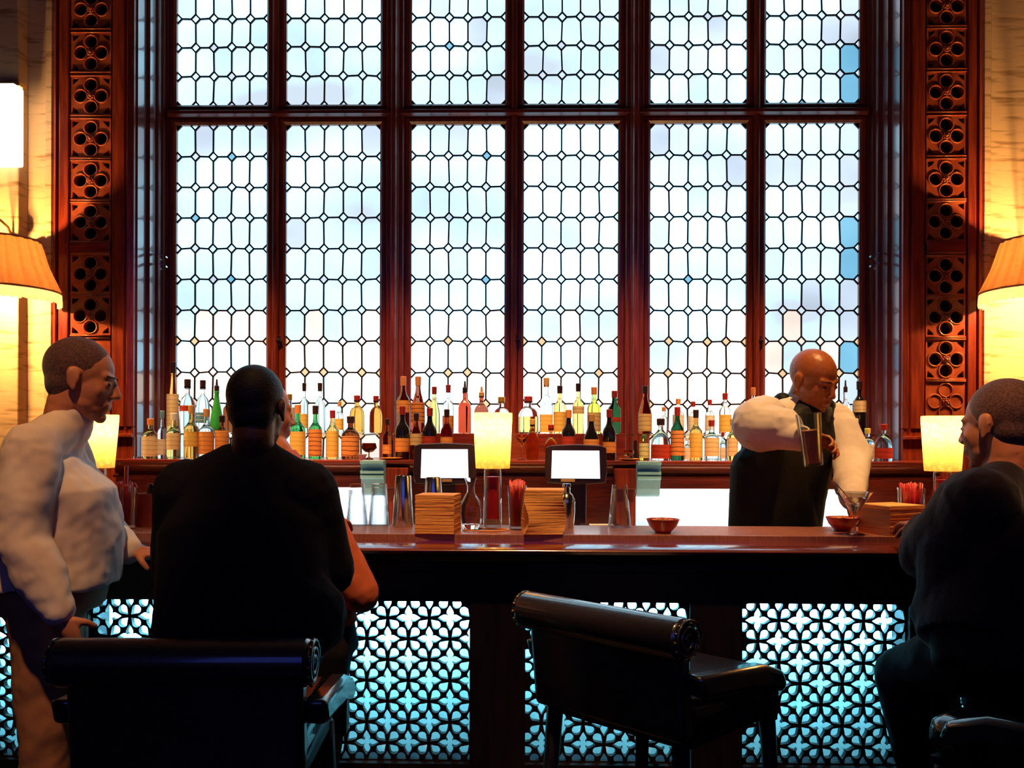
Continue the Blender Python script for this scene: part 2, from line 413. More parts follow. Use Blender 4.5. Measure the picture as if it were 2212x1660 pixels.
# ------------------------------------------------------------------ carved pilasters
def circle(cx, cz, r, n=20, ph=0): return [(cx + r * math.cos(2 * PI * i / n + ph), cz + r * math.sin(2 * PI * i / n + ph)) for i in range(n)]
def pilaster(name, px0, pxa, pxb, px1, cells, blind):
    root = bpy.data.objects.new(name, None); COL.objects.link(root); struct(root, 'carved mahogany pilaster beside the window')
    x0, xa, xb, x1 = (X(p, FY) for p in (px0, pxa, pxb, px1))
    hs = 41.5 * S(FY)
    cx = (xa + xb) / 2; hw = (xb - xa) / 2
    holes = []; k = S(FY)
    for py in cells:
        cz = Z(py, FY, (px0 + px1) / 2)
        for ax, az in ((0, 1), (0, -1), (1, 0), (-1, 0)):
            holes.append(circle(cx + ax * 22.5 * k, cz + az * 24 * k, 13.2 * k))
        for ax in (-1, 1):
            for az in (-1, 1):
                ox, oz = cx + ax * (hw - 3 * k), cz + az * (hs - 3.5 * k)
                tri = [(ox, oz), (ox - ax * 15 * k, oz), (ox - ax * 11 * k, oz - az * 6 * k), (ox - ax * 6 * k, oz - az * 10 * k), (ox - ax * 1 * k, oz - az * 14 * k)]
                holes.append(tri)
    zt, zb = Z(-140, FY), Z(925, FY)
    pierced('tracery', [(xa, zb), (xb, zb), (xb, zt), (xa, zt)], holes, .030, CARVE, root, y=FY - .012)
    bm = bmesh.new(); bmr = bmesh.new()
    for py in cells + blind:
        cz = Z(py, FY, (px0 + px1) / 2)
        for ax, az in ((0, 1), (0, -1), (1, 0), (-1, 0)):
            torus(bm, (cx + ax * 22.5 * k, FY - .028, cz + az * 24 * k), 14.6 * k, .0052, 'y', 22, 6)
        for zz in (cz + hs + 1.5 * k, cz - hs - 1.5 * k):
            box(bm, xa, xb, FY - .036, FY - .026, zz - .0035, zz + .0035)
        # rosette: a boss with eight petals
        for q in range(8):
            a = q * PI / 4
            bmesh.ops.create_icosphere(bmr, subdivisions=1, radius=.0075, matrix=Matrix.Translation((cx + .015 * math.cos(a), FY - .034, cz + .015 * math.sin(a))))
        bmesh.ops.create_icosphere(bmr, subdivisions=2, radius=.010, matrix=Matrix.Translation((cx, FY - .037, cz)))
    obj('molding', bm, CARVE, root, True)
    obj('rosette', bmr, CARVE, root, True)
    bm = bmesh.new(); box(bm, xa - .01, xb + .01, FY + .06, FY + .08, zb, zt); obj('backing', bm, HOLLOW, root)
    # stiles with fillets
    bm = bmesh.new()
    for (u, v) in ((x0, xa), (xb, x1)):
        wv = v - u
        prism(bm, [(u, FY + .1), (u, FY - .03), (u + .2 * wv, FY - .045), (u + .28 * wv, FY - .02), (u + .36 * wv, FY - .038), (u + .9 * wv, FY - .038), (v - .04 * wv, FY - .02), (v, FY + .1)] if u == x0 else
              [(u, FY + .1), (u + .04 * wv, FY - .02), (u + .1 * wv, FY - .038), (u + .6 * wv, FY - .038), (u + .66 * wv, FY - .02), (u + .74 * wv, FY - .045), (v, FY - .03), (v, FY + .1)], zb, CEIL, 'z')
    obj('stile', bm, WOOD, root, bevel=.003)
    bm = bmesh.new()
    box(bm, xa, xb, FY - .038, FY + .04, Z(551, FY, (px0 + px1) / 2), Z(524, FY, (px0 + px1) / 2))
    obj('rail', bm, WOODH, root, bevel=.006)
    bm = bmesh.new(); box(bm, x0, x1, FY - .03, FY + .1, 0, zb); box(bm, x0, x1, FY - .05, FY - .03, Z(948, FY), Z(940, FY)); obj('plinth', bm, WOOD, root, bevel=.004)
    return root
pilaster('trim_90', 120, 157, 243, 293, [-66, 25, 118, 211, 303, 393, 483, 594, 684], [775, 866])
pilaster('trim_91', 1945, 1995, 2080, 2115, [-72, 18, 110, 203, 297, 390, 481, 598, 687, 778], [868])

# ------------------------------------------------------------------ sconces and bar lamps
WARM = (1.0, 0.52, 0.17)
def shade_mat(name, c, tr=.62, pattern=False):
    m = bpy.data.materials.new(name); m.use_nodes = True; nt = m.node_tree; nt.nodes.clear()
    o = nt.nodes.new('ShaderNodeOutputMaterial'); d = nt.nodes.new('ShaderNodeBsdfDiffuse'); t = nt.nodes.new('ShaderNodeBsdfTranslucent')
    mx = nt.nodes.new('ShaderNodeMixShader'); mx.inputs[0].default_value = tr
    L = nt.links.new
    tc = nt.nodes.new('ShaderNodeTexCoord')
    rp = nt.nodes.new('ShaderNodeValToRGB'); rp.color_ramp.elements[0].color = (*c, 1); rp.color_ramp.elements[1].color = (*[x * .72 for x in c], 1)
    if pattern:
        w_ = nt.nodes.new('ShaderNodeTexVoronoi'); w_.inputs['Scale'].default_value = 60; L(tc.outputs['Object'], w_.inputs['Vector'])
        L(w_.outputs['Distance'], rp.inputs['Fac'])
        rp.color_ramp.elements[0].position = .25; rp.color_ramp.elements[1].position = .55
    else:
        w_ = nt.nodes.new('ShaderNodeTexNoise'); w_.inputs['Scale'].default_value = 40; L(tc.outputs['Object'], w_.inputs['Vector']); L(w_.outputs['Fac'], rp.inputs['Fac'])
    L(rp.outputs[0], d.inputs['Color']); L(rp.outputs[0], t.inputs['Color'])
    L(d.outputs[0], mx.inputs[1]); L(t.outputs[0], mx.inputs[2]); L(mx.outputs[0], o.inputs[0])
    return m
SH_S = shade_mat('pleated amber silk', (0.62, 0.26, 0.08), .20)
SH_F = shade_mat('cream fringe', (0.9, 0.78, 0.55), .35)
SH_B = shade_mat('yellow lamp shade', (0.95, 0.70, 0.22), .55, pattern=True)
BULB = mat('lit bulb', (1, .9, .7), emit=(1, .7, .35), estr=14)
def sconce(px, Y, label, ptop, power):
    c = P(px, 640, Y); z0 = P(px, 630, Y).z; z1 = P(px, 520, Y).z
    root = thing('wall_sconce', label, 'sconce', (c.x, c.y, z0), group='pleated wall sconces beside the window')
    R0, R1 = 134 * S(Y), 92 * S(Y); h = z1 - z0
    bm = bmesh.new(); n = 120
    rings = []
    for t in (0, .5, 1):
        rr = R0 + (R1 - R0) * t + .010 * math.sin(PI * t) * -1
        ring = []
        for i in range(n):
            a = 2 * PI * i / n; k = 1 + .022 * (1 if (i % 5) in (0, 1, 2) else -1)
            ring.append(bm.verts.new((rr * k * math.cos(a), rr * k * math.sin(a), h * t)))
        rings.append(ring)
    for j in range(2):
        for i in range(n): bm.faces.new([rings[j][i], rings[j][(i + 1) % n], rings[j + 1][(i + 1) % n], rings[j + 1][i]])
    shd = obj('lamp_shade', bm, SH_S, root)
    bm = bmesh.new(); torus(bm, (0, 0, h), R1 * 1.01, .006, 'z', 48, 6); torus(bm, (0, 0, 0), R0 * 1.01, .005, 'z', 48, 6); obj('shade_trim', bm, mat('shade braid', (.45, .12, .04), .7), shd, True)
    bm = bmesh.new(); m_ = 160
    A = [bm.verts.new((R0 * (1.0 + .008 * (i % 2)) * math.cos(2 * PI * i / m_), R0 * (1.0 + .008 * (i % 2)) * math.sin(2 * PI * i / m_), 0)) for i in range(m_)]
    B = [bm.verts.new((R0 * (1.0 + .02 * (i % 2)) * math.cos(2 * PI * i / m_), R0 * (1.0 + .02 * (i % 2)) * math.sin(2 * PI * i / m_), -.055 - .005 * (i % 3))) for i in range(m_)]
    for i in range(m_): bm.faces.new([A[i], A[(i + 1) % m_], B[(i + 1) % m_], B[i]])
    obj('fringe', bm, SH_F, shd)
    dy = FY - c.y
    TUBE('arm', [(0, dy - .02, h + .02), (0, dy * .7, h + .03), (0, dy * .45, h + .10), (0, .02, h + .13), (0, 0, h + .09), (0, 0, .10)], .007, BRASS, root, 10)
    LATHE('wall_plate', [(.0, 0), (.045, 0), (.045, .01), (.02, .03), (0, .03)], BRASS, root, 24).matrix_local = Matrix.Translation((0, dy - (.1 if px < 500 else 0), h + .02)) @ Matrix.Rotation(PI / 2, 4, 'X')
    LATHE('bulb', [(0, .02), (.014, .03), (.026, .06), (.02, .09), (.012, .11), (0, .11)], BULB, root, 16)
    point('bulb_light', (0, 0, .065), power, WARM, .03, root)
    return root
sconce(-14, 4.72, 'wall sconce with pleated amber shade and fringe on the left stone pier', 0, 340)
sconce(2266, 4.72, 'wall sconce with pleated amber shade and fringe on the right stone wall', 0, 340)
# frosted panel lamp high at the far left
gl = thing('wall_lantern', 'bright frosted glass box lantern on the stone pier above the left sconce', 'wall light', (X(5, 4.82), 4.86, Z(352, 4.82)))
fm = mat('frosted lantern glass', (.9, .85, .75), .5, emit=(1, .9, .75), estr=2.2)
bm = bmesh.new(); box(bm, -.09, .075, -.07, .03, 0.0, .42); obj('diffuser', bm, fm, gl, bevel=.012)
bm = bmesh.new(); box(bm, -.095, .08, -.03, .04, .42, .44); obj('bracket', bm, BRASS, gl)

def bar_lamp(px, ptop, pbot, wtop, wbot, pbase, Y, label, power=5):
    c = P(px, pbase, Y); z0 = P(px, pbot, Y).z - BT; z1 = P(px, ptop, Y).z - BT
    root = thing('table_lamp', label, 'lamp', (c.x, c.y, BT), group='small lamps along the bar')
    r1, r0 = wtop / 2 * S(Y), wbot / 2 * S(Y)
    bm = bmesh.new(); lathe(bm, [(r0, z0), (r1, z1 - .012), (r1 * .99, z1), (r1 * .93, z1 + .001)], 40, closed=False)
    obj('lamp_shade', bm, SH_B, root, True)
    LATHE('glass_stem', [(0, 0), (.032, 0), (.034, .01), (.033, .04), (.030, z0 - .01), (.022, z0 + .02), (0, z0 + .02)], THIN, root, 28)
    LATHE('red_core', [(0, .035), (.026, .036), (.025, z0 - .03), (0, z0 - .03)], REDPL, root, 20)
    bm = bmesh.new(); lathe(bm, [(0, z0 + .02), (.008, z0 + .02), (.008, z0 + .05), (.016, z0 + .07), (.022, z0 + .10), (.014, z0 + .125), (0, z0 + .13)], 16); obj('bulb', bm, BULB, root, True)
    point('bulb_light', (0, 0, z0 + .145), power, WARM, .02, root)
    return root
BT = 1.087          # bar top height

# ------------------------------------------------------------------ bar counter
GY = 3.05
zg1, zg0 = Z(1301, GY), Z(1652, GY)
BXL, BXR = -2.3, 2.3
bar = thing('bar_counter', 'long dark wooden bar counter with pierced lit panels and polished top', 'bar counter', (0, 0, 0))
NY, TY, BY = 2.975, 3.10, 3.42
bm = bmesh.new()
prism(bm, [(TY, BT), (BY, BT), (BY, BT - .035), (TY, BT - .035)], BXL, BXR, 'x'); obj('countertop', bm, COUNTER, bar, bevel=.003)
zn = BT - .022
bm = bmesh.new()
prof = [(TY + .01, zn), (TY - .008, zn)] + [(TY - .008 - (TY - .008 - NY) * math.sin(a), zn - .020 + .020 * math.cos(a)) for a in [PI * i / 28 for i in range(1, 15)]] + [(NY + .004, zn - .030)] + [(TY + .01, zn - .036)]
prism(bm, prof, BXL, BXR, 'x'); obj('nosing', bm, mat('polished mahogany nosing', (.22, .025, .02), .22, c2=(.13, .014, .012), scale=7, stretch=(.7, 9, 9), coat=1.0, cior=2.2, spec=1.0), bar, smooth='auto')
bm = bmesh.new(); prism(bm, [(TY + .02, zn - .0361), (3.0, zn - .0361), (3.02, zn - .06), (3.035, zn - .075), (TY + .02, zn - .075)], BXL, BXR, 'x')
prism(bm, [(TY, 1.0), (3.022, 1.0), (3.022, .975), (TY, .975)], BXL, BXR, 'x'); obj('cornice', bm, DARKW, bar)
# front panels with openings
PW = 357 * S(GY); PITCH = 471 * S(GY)
starts = [X(190 + 471 * i, GY, 1450) for i in (-1, 0, 1, 2, 3, 4)]
op = []
for x in starts: op.append([(x, zg0), (x + PW, zg0), (x + PW, zg1), (x, zg1)])
op = [o_ for o_ in op if o_[0][0] > BXL and o_[1][0] < BXR]
pierced('front_panel', [(BXL, .02), (BXR, .02), (BXR, 1.0), (BXL, 1.0)], op, .03, DARKW, bar, y=GY + .012)
def teardrop(tip, d, L_, w_, n=9):
    """round end away from tip"""
    d = V((d[0], d[1])).normalized(); p = V((-d.y, d.x)); out = [tuple(V(tip))]
    c = V(tip) + d * (L_ - w_ / 2)
    pts = []
    for i in range(n):
        a = -PI * .56 + PI * 1.12 * i / (n - 1)
        pts.append(c + d * (w_ / 2 * math.cos(a)) + p * (w_ / 2 * math.sin(a)))
    return [(tip[0], tip[1])] + [(q.x, q.y) for q in pts]
a = 91 * S(GY)
for x in starts:
    if x < BXL or x + PW > BXR: continue
    holes = []
    cr = .035
    cl = [(x + .004, zg0 + .004), (x + PW - .004, zg0 + .004), (x + PW - .004, zg1 - cr), (x + PW - cr * .35, zg1 - cr * .3), (x + PW - cr, zg1 - .004), (x + cr, zg1 - .004), (x + cr * .35, zg1 - cr * .3), (x + .004, zg1 - cr)]
    ox = x + 38 * S(GY); oz = zg1 - 40 * S(GY)
    for i in range(-2, 12):
        for j in range(-10, 3):
            if (i + j) % 2: continue
            nx, nz = ox + (i + 1) * a / 2, oz + j * a / 2       # node
            for sx in (-1, 1):
                for sz in (-1, 1):
                    dl = a / math.sqrt(2)
                    d = V((sx, sz)).normalized()
                    tip = (nx + d.x * dl * .075, nz + d.y * dl * .075)
                    holes.append(teardrop(tip, d, dl * .408, a * .225))
            fx, fz = nx + a / 2, nz                              # flower
            star = []
            for q in range(4):
                ca, sa = math.cos(q * PI / 2), math.sin(q * PI / 2)
                for u, v in ((.055, -.055), (.095, -.088), (.15, -.088), (.21, -.058), (.30, 0), (.21, .058), (.15, .088), (.095, .088)):
                    star.append((fx + a * (u * ca - v * sa), fz + a * (u * sa + v * ca)))
            holes.append(star)
    hh = []
    for h in holes:
        c = clip(h, cl) if poly_area(h) > 0 else []
        if len(c) < 3:
            c = clip(h[::-1], cl)
        if len(c) >= 3 and poly_area(c) > a * a * .002: hh.append(c)
    gr = pierced('grille', [(x - .01, zg0 - .01), (x + PW + .01, zg0 - .01), (x + PW + .01, zg1 + .01), (x - .01, zg1 + .01)], hh, .022, DARKW, bar, y=GY + .038)
    bm = bmesh.new()
    box(bm, x - .02, x + PW + .02, GY + .20, GY + .21, zg0 - .03, zg1 + .03); obj('backing_board', bm, WHITEB, gr)
    bm = bmesh.new()
    for xx in (x - .03, x + PW + .02): box(bm, xx, xx + .01, GY + .05, GY + .21, zg0 - .03, zg1 + .03)
    box(bm, x - .03, x + PW + .03, GY + .05, GY + .21, zg0 - .04, zg0 - .03); obj('light_box', bm, DARKW, gr)
    area('panel_light', (x + PW / 2, GY + .125, zg1 + .028), (math.radians(48), 0, 0), PW * .96, .05, 36, (0.14, 0.58, 0.76), bar)
bm = bmesh.new(); box(bm, BXL, BXR, 3.30, 3.36, 0.02, BT - .035); box(bm, BXL, BXR, GY + .03, 3.3, 0.0, 0.05); obj('carcass', bm, DARKW, bar)

bar_lamp(1064, 893, 1012, 84, 74, 1137, 3.28, 'small lamp with a lit yellow shade in the middle of the bar', 9)
bar_lamp(210, 897, 1011, 88, 70, 1142, 3.26, 'small lamp with a lit yellow shade beside the standing man', 9)
bar_lamp(2036, 900, 1018, 88, 74, 1146, 3.26, 'small lamp with a lit yellow shade in front of the man in the dark coat', 9)

# ------------------------------------------------------------------ back bar
SY = 4.66; TZ1 = Z(994, 4.80); TZ2 = Z(937, 5.06)
GSH = glass('shelf glass', (.85, .97, .93), .02, 1.3)
bb = thing('back_bar', 'red mahogany back bar cabinet with bottle shelf under the window', 'cabinet', (0, 0, 0))
SXL, SXR = X(240, SY), X(2040, SY)
bm = bmesh.new(); box(bm, SXL, SXR, SY, 4.95, TZ1 - .018, TZ1); obj('shelf', bm, WOODH, bb, bevel=.004)
BOX('shelf_back', XL + .06, XR - .06, 4.952, 5.24, TZ1 - .018, TZ1 - .002, PALE, bb)
xq0, xq1 = X(850, 5.0), X(1352, 5.0)
BOX('raised_step', xq0, xq1, 5.0, 5.17, TZ1 - .1, TZ2, WOODH, bb, .003)
for u, v in ((XL + .06, xq0 - .001), (xq1 + .001, XR - .06)): BOX('glass_shelf', u, v, 5.0, 5.17, TZ2 - .010, TZ2, GSH, bb, .002)
zf = TZ1 - .018
bm = bmesh.new(); prism(bm, [(4.93, zf), (SY + .012, zf), (SY + .03, zf - .012), (SY + .045, zf - .03), (SY + .05, zf - .055), (SY + .025, zf - .062), (SY + .025, zf - .075), (SY + .06, zf - .08), (SY + .06, zf - .125), (4.93, zf - .125)], SXL, SXR, 'x'); obj('fascia', bm, WOODH, bb)
zc = .93
bm = bmesh.new(); box(bm, SXL, SXR, 4.22, 4.93, zc - .04, zc); obj('worktop', bm, STAINLESS, bb, bevel=.003)
bm = bmesh.new(); box(bm, SXL + .02, SXR - .02, 4.27, 4.93, .0, zc - .04); obj('base_cabinet', bm, WOOD, bb)
# back panels: steel in the outer bays, wood in the middle bay
xm0, xm1 = X(838, 4.75), X(1372, 4.75)
BOX('splashback', X(560, 4.9), xm0 - .001, 4.90, 4.93, zc, zf - .125, STAINLESS, bb); BOX('splashback', xm1 + .001, X(1850, 4.9), 4.90, 4.93, zc, zf - .125, STAINLESS, bb)
for u, v in ((xm0, xm1), (X(1850, 4.9) + .001, SXR), (SXL, X(560, 4.9) - .001)): BOX('wood_back', u, v, 4.8, 4.93, zc, zf - .125, WOODH, bb)
for px in (858, 1352):
    xx = X(px, 4.7); bm = bmesh.new(); box(bm, xx - .05, xx + .05, 4.68, 4.80, zc, zf - .125); prism(bm, [(xx - .065, zf - .02), (xx + .065, zf - .02), (xx + .05, zf - .125), (xx - .05, zf - .125)], 4.66, 4.8, 'y'); obj('bracket_post', bm, WOOD, bb, bevel=.004)
for i, px in enumerate((806, 1402)):
    xx = X(px, 4.60); s = -1 if i else 1; bm = bmesh.new()
    y = 4.58
    prism(bm, [(4.655, zf + .0175), (y - .02, zf + .0175), (y - .02, zf + .006), (y, zf), (y + .01, zf - .03), (y - .01, zf - .034), (y - .01, zf - .046), (y + .005, zf - .05), (y - .008, zf - .056), (y - .008, zf - .066), (y + .012, zf - .075), (y + .03, zf - .12), (y + .05, zf - .15), (4.655, zf - .16)], xx - .058, xx + .058, 'x')
    obj('corbel', bm, PALE, bb)
for a_, b_ in ((570, 832), (1380, 1840)):
    xa, xb = X(a_, 4.8), X(b_, 4.8)
    bm = bmesh.new(); box(bm, xa, xb, 4.77, 4.79, zf - .14, zf - .126); obj('tube_light', bm, mat('tube', (1, 1, 1), emit=(.75, .93, 1), estr=10), bb)
    area('shelf_light', ((xa + xb) / 2, 4.74, zf - .13), (math.radians(35), 0, 0), (xb - xa) * .95, .03, 8, (.75, .93, 1.0), bb)

# ------------------------------------------------------------------ bottles
GL = {
    'clear': glass('bottle clear glass', (0.96, 0.99, 1.0)), 'green': glass('bottle green glass', (0.10, 0.55, 0.16)), 'dkgreen': glass('bottle dark green glass', (0.02, 0.10, 0.04)),
    'amber': glass('amber spirit', (0.92, 0.48, 0.10)), 'gold': glass('golden spirit', (1.0, 0.74, 0.25)), 'brown': glass('bottle brown glass', (0.30, 0.07, 0.02)),
    'dark': mat('bottle almost black glass', (0.010, 0.008, 0.012), 0.08, coat=.5), 'red': glass('red brown spirit', (0.50, 0.07, 0.03)), 'lime': glass('yellow green spirit', (0.75, 0.85, 0.12)),
    'bluec': glass('pale blue glass', (0.62, 0.82, 0.95)), 'brightgreen': mat('bright green bottle', (0.05, 0.50, 0.10), 0.15, coat=.6)}
def label_mat(name, c, c2):
    m, nt, b = nodes(name); b.inputs['Roughness'].default_value = .6
    tc = nt.nodes.new('ShaderNodeTexCoord'); w_ = nt.nodes.new('ShaderNodeTexWave'); w_.bands_direction = 'Z'; w_.inputs['Scale'].default_value = 14; w_.inputs['Distortion'].default_value = 2.5
    rp = nt.nodes.new('ShaderNodeValToRGB'); rp.color_ramp.elements[0].color = (*c2, 1); rp.color_ramp.elements[1].color = (*c, 1); rp.color_ramp.elements[0].position = .0; rp.color_ramp.elements[1].position = .14
    L = nt.links.new; L(tc.outputs['Object'], w_.inputs['Vector']); L(w_.outputs['Fac'], rp.inputs['Fac']); L(rp.outputs[0], b.inputs['Base Color'])
    # thin paper glows a little when light stands behind it
    t = nt.nodes.new('ShaderNodeBsdfTranslucent'); mx = nt.nodes.new('ShaderNodeMixShader'); mx.inputs[0].default_value = .18
    L(rp.outputs[0], t.inputs['Color']); L(b.outputs[0], mx.inputs[1]); L(t.outputs[0], mx.inputs[2]); L(mx.outputs[0], nt.nodes['Material Output'].inputs[0])
    return m
LB = {'yellow': label_mat('yellow label', (1.0, .72, .20), (.85, .50, .10)), 'orange': label_mat('orange label', (1.0, .46, .14), (.7, .22, .06)), 'white': label_mat('white label', (.95, .92, .90), (.7, .7, .8)),
      'cream': label_mat('cream label', (.98, .84, .58), (.75, .5, .25)), 'redl': label_mat('red label', (.55, .05, .03), (.3, .02, .02)), 'stripe': label_mat('orange striped label', (.9, .36, .12), (.10, .02, .02)),
      'blue': label_mat('blue label', (.12, .38, .75), (.8, .9, 1)), 'tan': label_mat('tan label', (.85, .66, .36), (.5, .3, .12)), 'lime': label_mat('pale yellow green label', (.92, .95, .55), (.3, .5, .1))}
CP = {'dk': mat('dark cap', (.03, .01, .015), .4), 'red': mat('dark red cap', (.35, .02, .02), .4), 'orange': mat('orange cap', (.85, .3, .08), .4), 'gold': mat('gold cap', (.8, .5, .12), .3, metal=.7), 'cork': mat('cork', (.6, .35, .16), .8),
      'white': mat('white cap', (.9, .9, .9), .4), 'blue': mat('steel blue cap', (.16, .34, .45), .4), 'steel': STEEL, 'yellow': mat('yellow cap', (.95, .75, .12), .4), 'green': mat('green foil', (.04, .28, .06), .35)}
PR = {
    'std': [(.90, 0), (1, .02), (1, .58), (.93, .65), (.62, .71), (.38, .76), (.33, .82), (.31, .93), (.37, .94), (.37, .97), (.3, .98)],
    'wine': [(.92, 0), (1, .02), (1, .60), (.90, .67), (.6, .74), (.42, .80), (.36, .86), (.34, .96), (.40, .965), (.40, .99), (.3, 1)],
    'burg': [(.92, 0), (1, .02), (1, .45), (.92, .54), (.62, .70), (.42, .80), (.36, .88), (.34, .97), (.38, .98), (.38, .995), (.3, 1)],
    'squat': [(.90, 0), (1, .03), (1, .60), (.88, .68), (.55, .76), (.34, .80), (.30, .84), (.30, .95), (.38, .96), (.38, .99), (.3, 1)],
    'flask': [(.45, 0), (.6, .01), (.88, .14), (1, .30), (.97, .45), (.75, .60), (.42, .68), (.28, .73), (.26, .86), (.42, .95), (.44, .98), (.34, 1)],
    'cone': [(.95, 0), (1, .02), (.97, .2), (.80, .42), (.55, .62), (.38, .78), (.32, .9), (.36, .92), (.36, .97), (.3, 1)],
    'dec': [(.85, 0), (1, .04), (1, .50), (.93, .62), (.72, .72), (.40, .77), (.30, .80), (.28, .90), (.44, .93), (.44, .96), (.3, .97)],
    'jug': [(.95, 0), (1, .03), (1, .35), (.92, .55), (.70, .68), (.36, .78), (.26, .82), (.26, .95), (.34, .96), (.34, .99), (.28, 1)]}
def bottle(px, top, bot, w_, tier, shape, g, lab, cap, label, l0=.10, l1=.50, sq=0.0, spout=0, liquid=None, name='bottle', dY=0.0):
    Y = ((4.80 if tier == 1 else 5.08) if dY == 0 else dY)
    zb = TZ1 if tier == 1 else TZ2
    c = P(px, bot, Y); h = P(px, top, Y).z - zb; R = w_ / 2 * S(Y)
    root = thing(name, label, 'bottle', (c.x, Y, zb + .0008), group='bottles on the back bar shelf' if tier == 1 else 'bottles on the raised shelf behind')
    caph = .06 if cap else 0
    hh = h * (.90 if cap and not spout else (.80 if spout else 1))
    prof = [(0, 0)] + [(r * R, z * hh) for r, z in PR[shape]] + [(0, hh)]
    seg = 24
    b = LATHE('glass_body', prof, GL[g], root, seg, sq=sq)
    if liquid:   # tinted lower half inside clear glass, shown as a slightly smaller filling
        LATHE('liquid', [(0, .006)] + [(r * R * .93, max(.006, z * hh)) for r, z in PR[shape] if z < .52] + [(0, .52 * hh)], GL[liquid], root, seg, sq=sq)
    if lab:
        rl = R * 1.015 + .0006
        LATHE('label', [(rl, l0 * hh), (rl, l1 * hh)], LB[lab], root, 18, sq=sq, arc=(-PI * .93, -PI * .07), closed=False)
    nr = R * .36
    if cap and not spout:
        LATHE('cap', [(0, hh * .93), (nr + .002, hh * .93), (nr + .003, h - .003), (nr, h), (0, h)], CP[cap], root, 16)
    if spout:
        LATHE('pour_spout', [(0, hh * .97), (nr, hh * .97), (nr, hh + (h - hh) * .35), (nr * .5, hh + (h - hh) * .45), (nr * .32, h), (0, h)], CP[cap], root, 12)
    return root
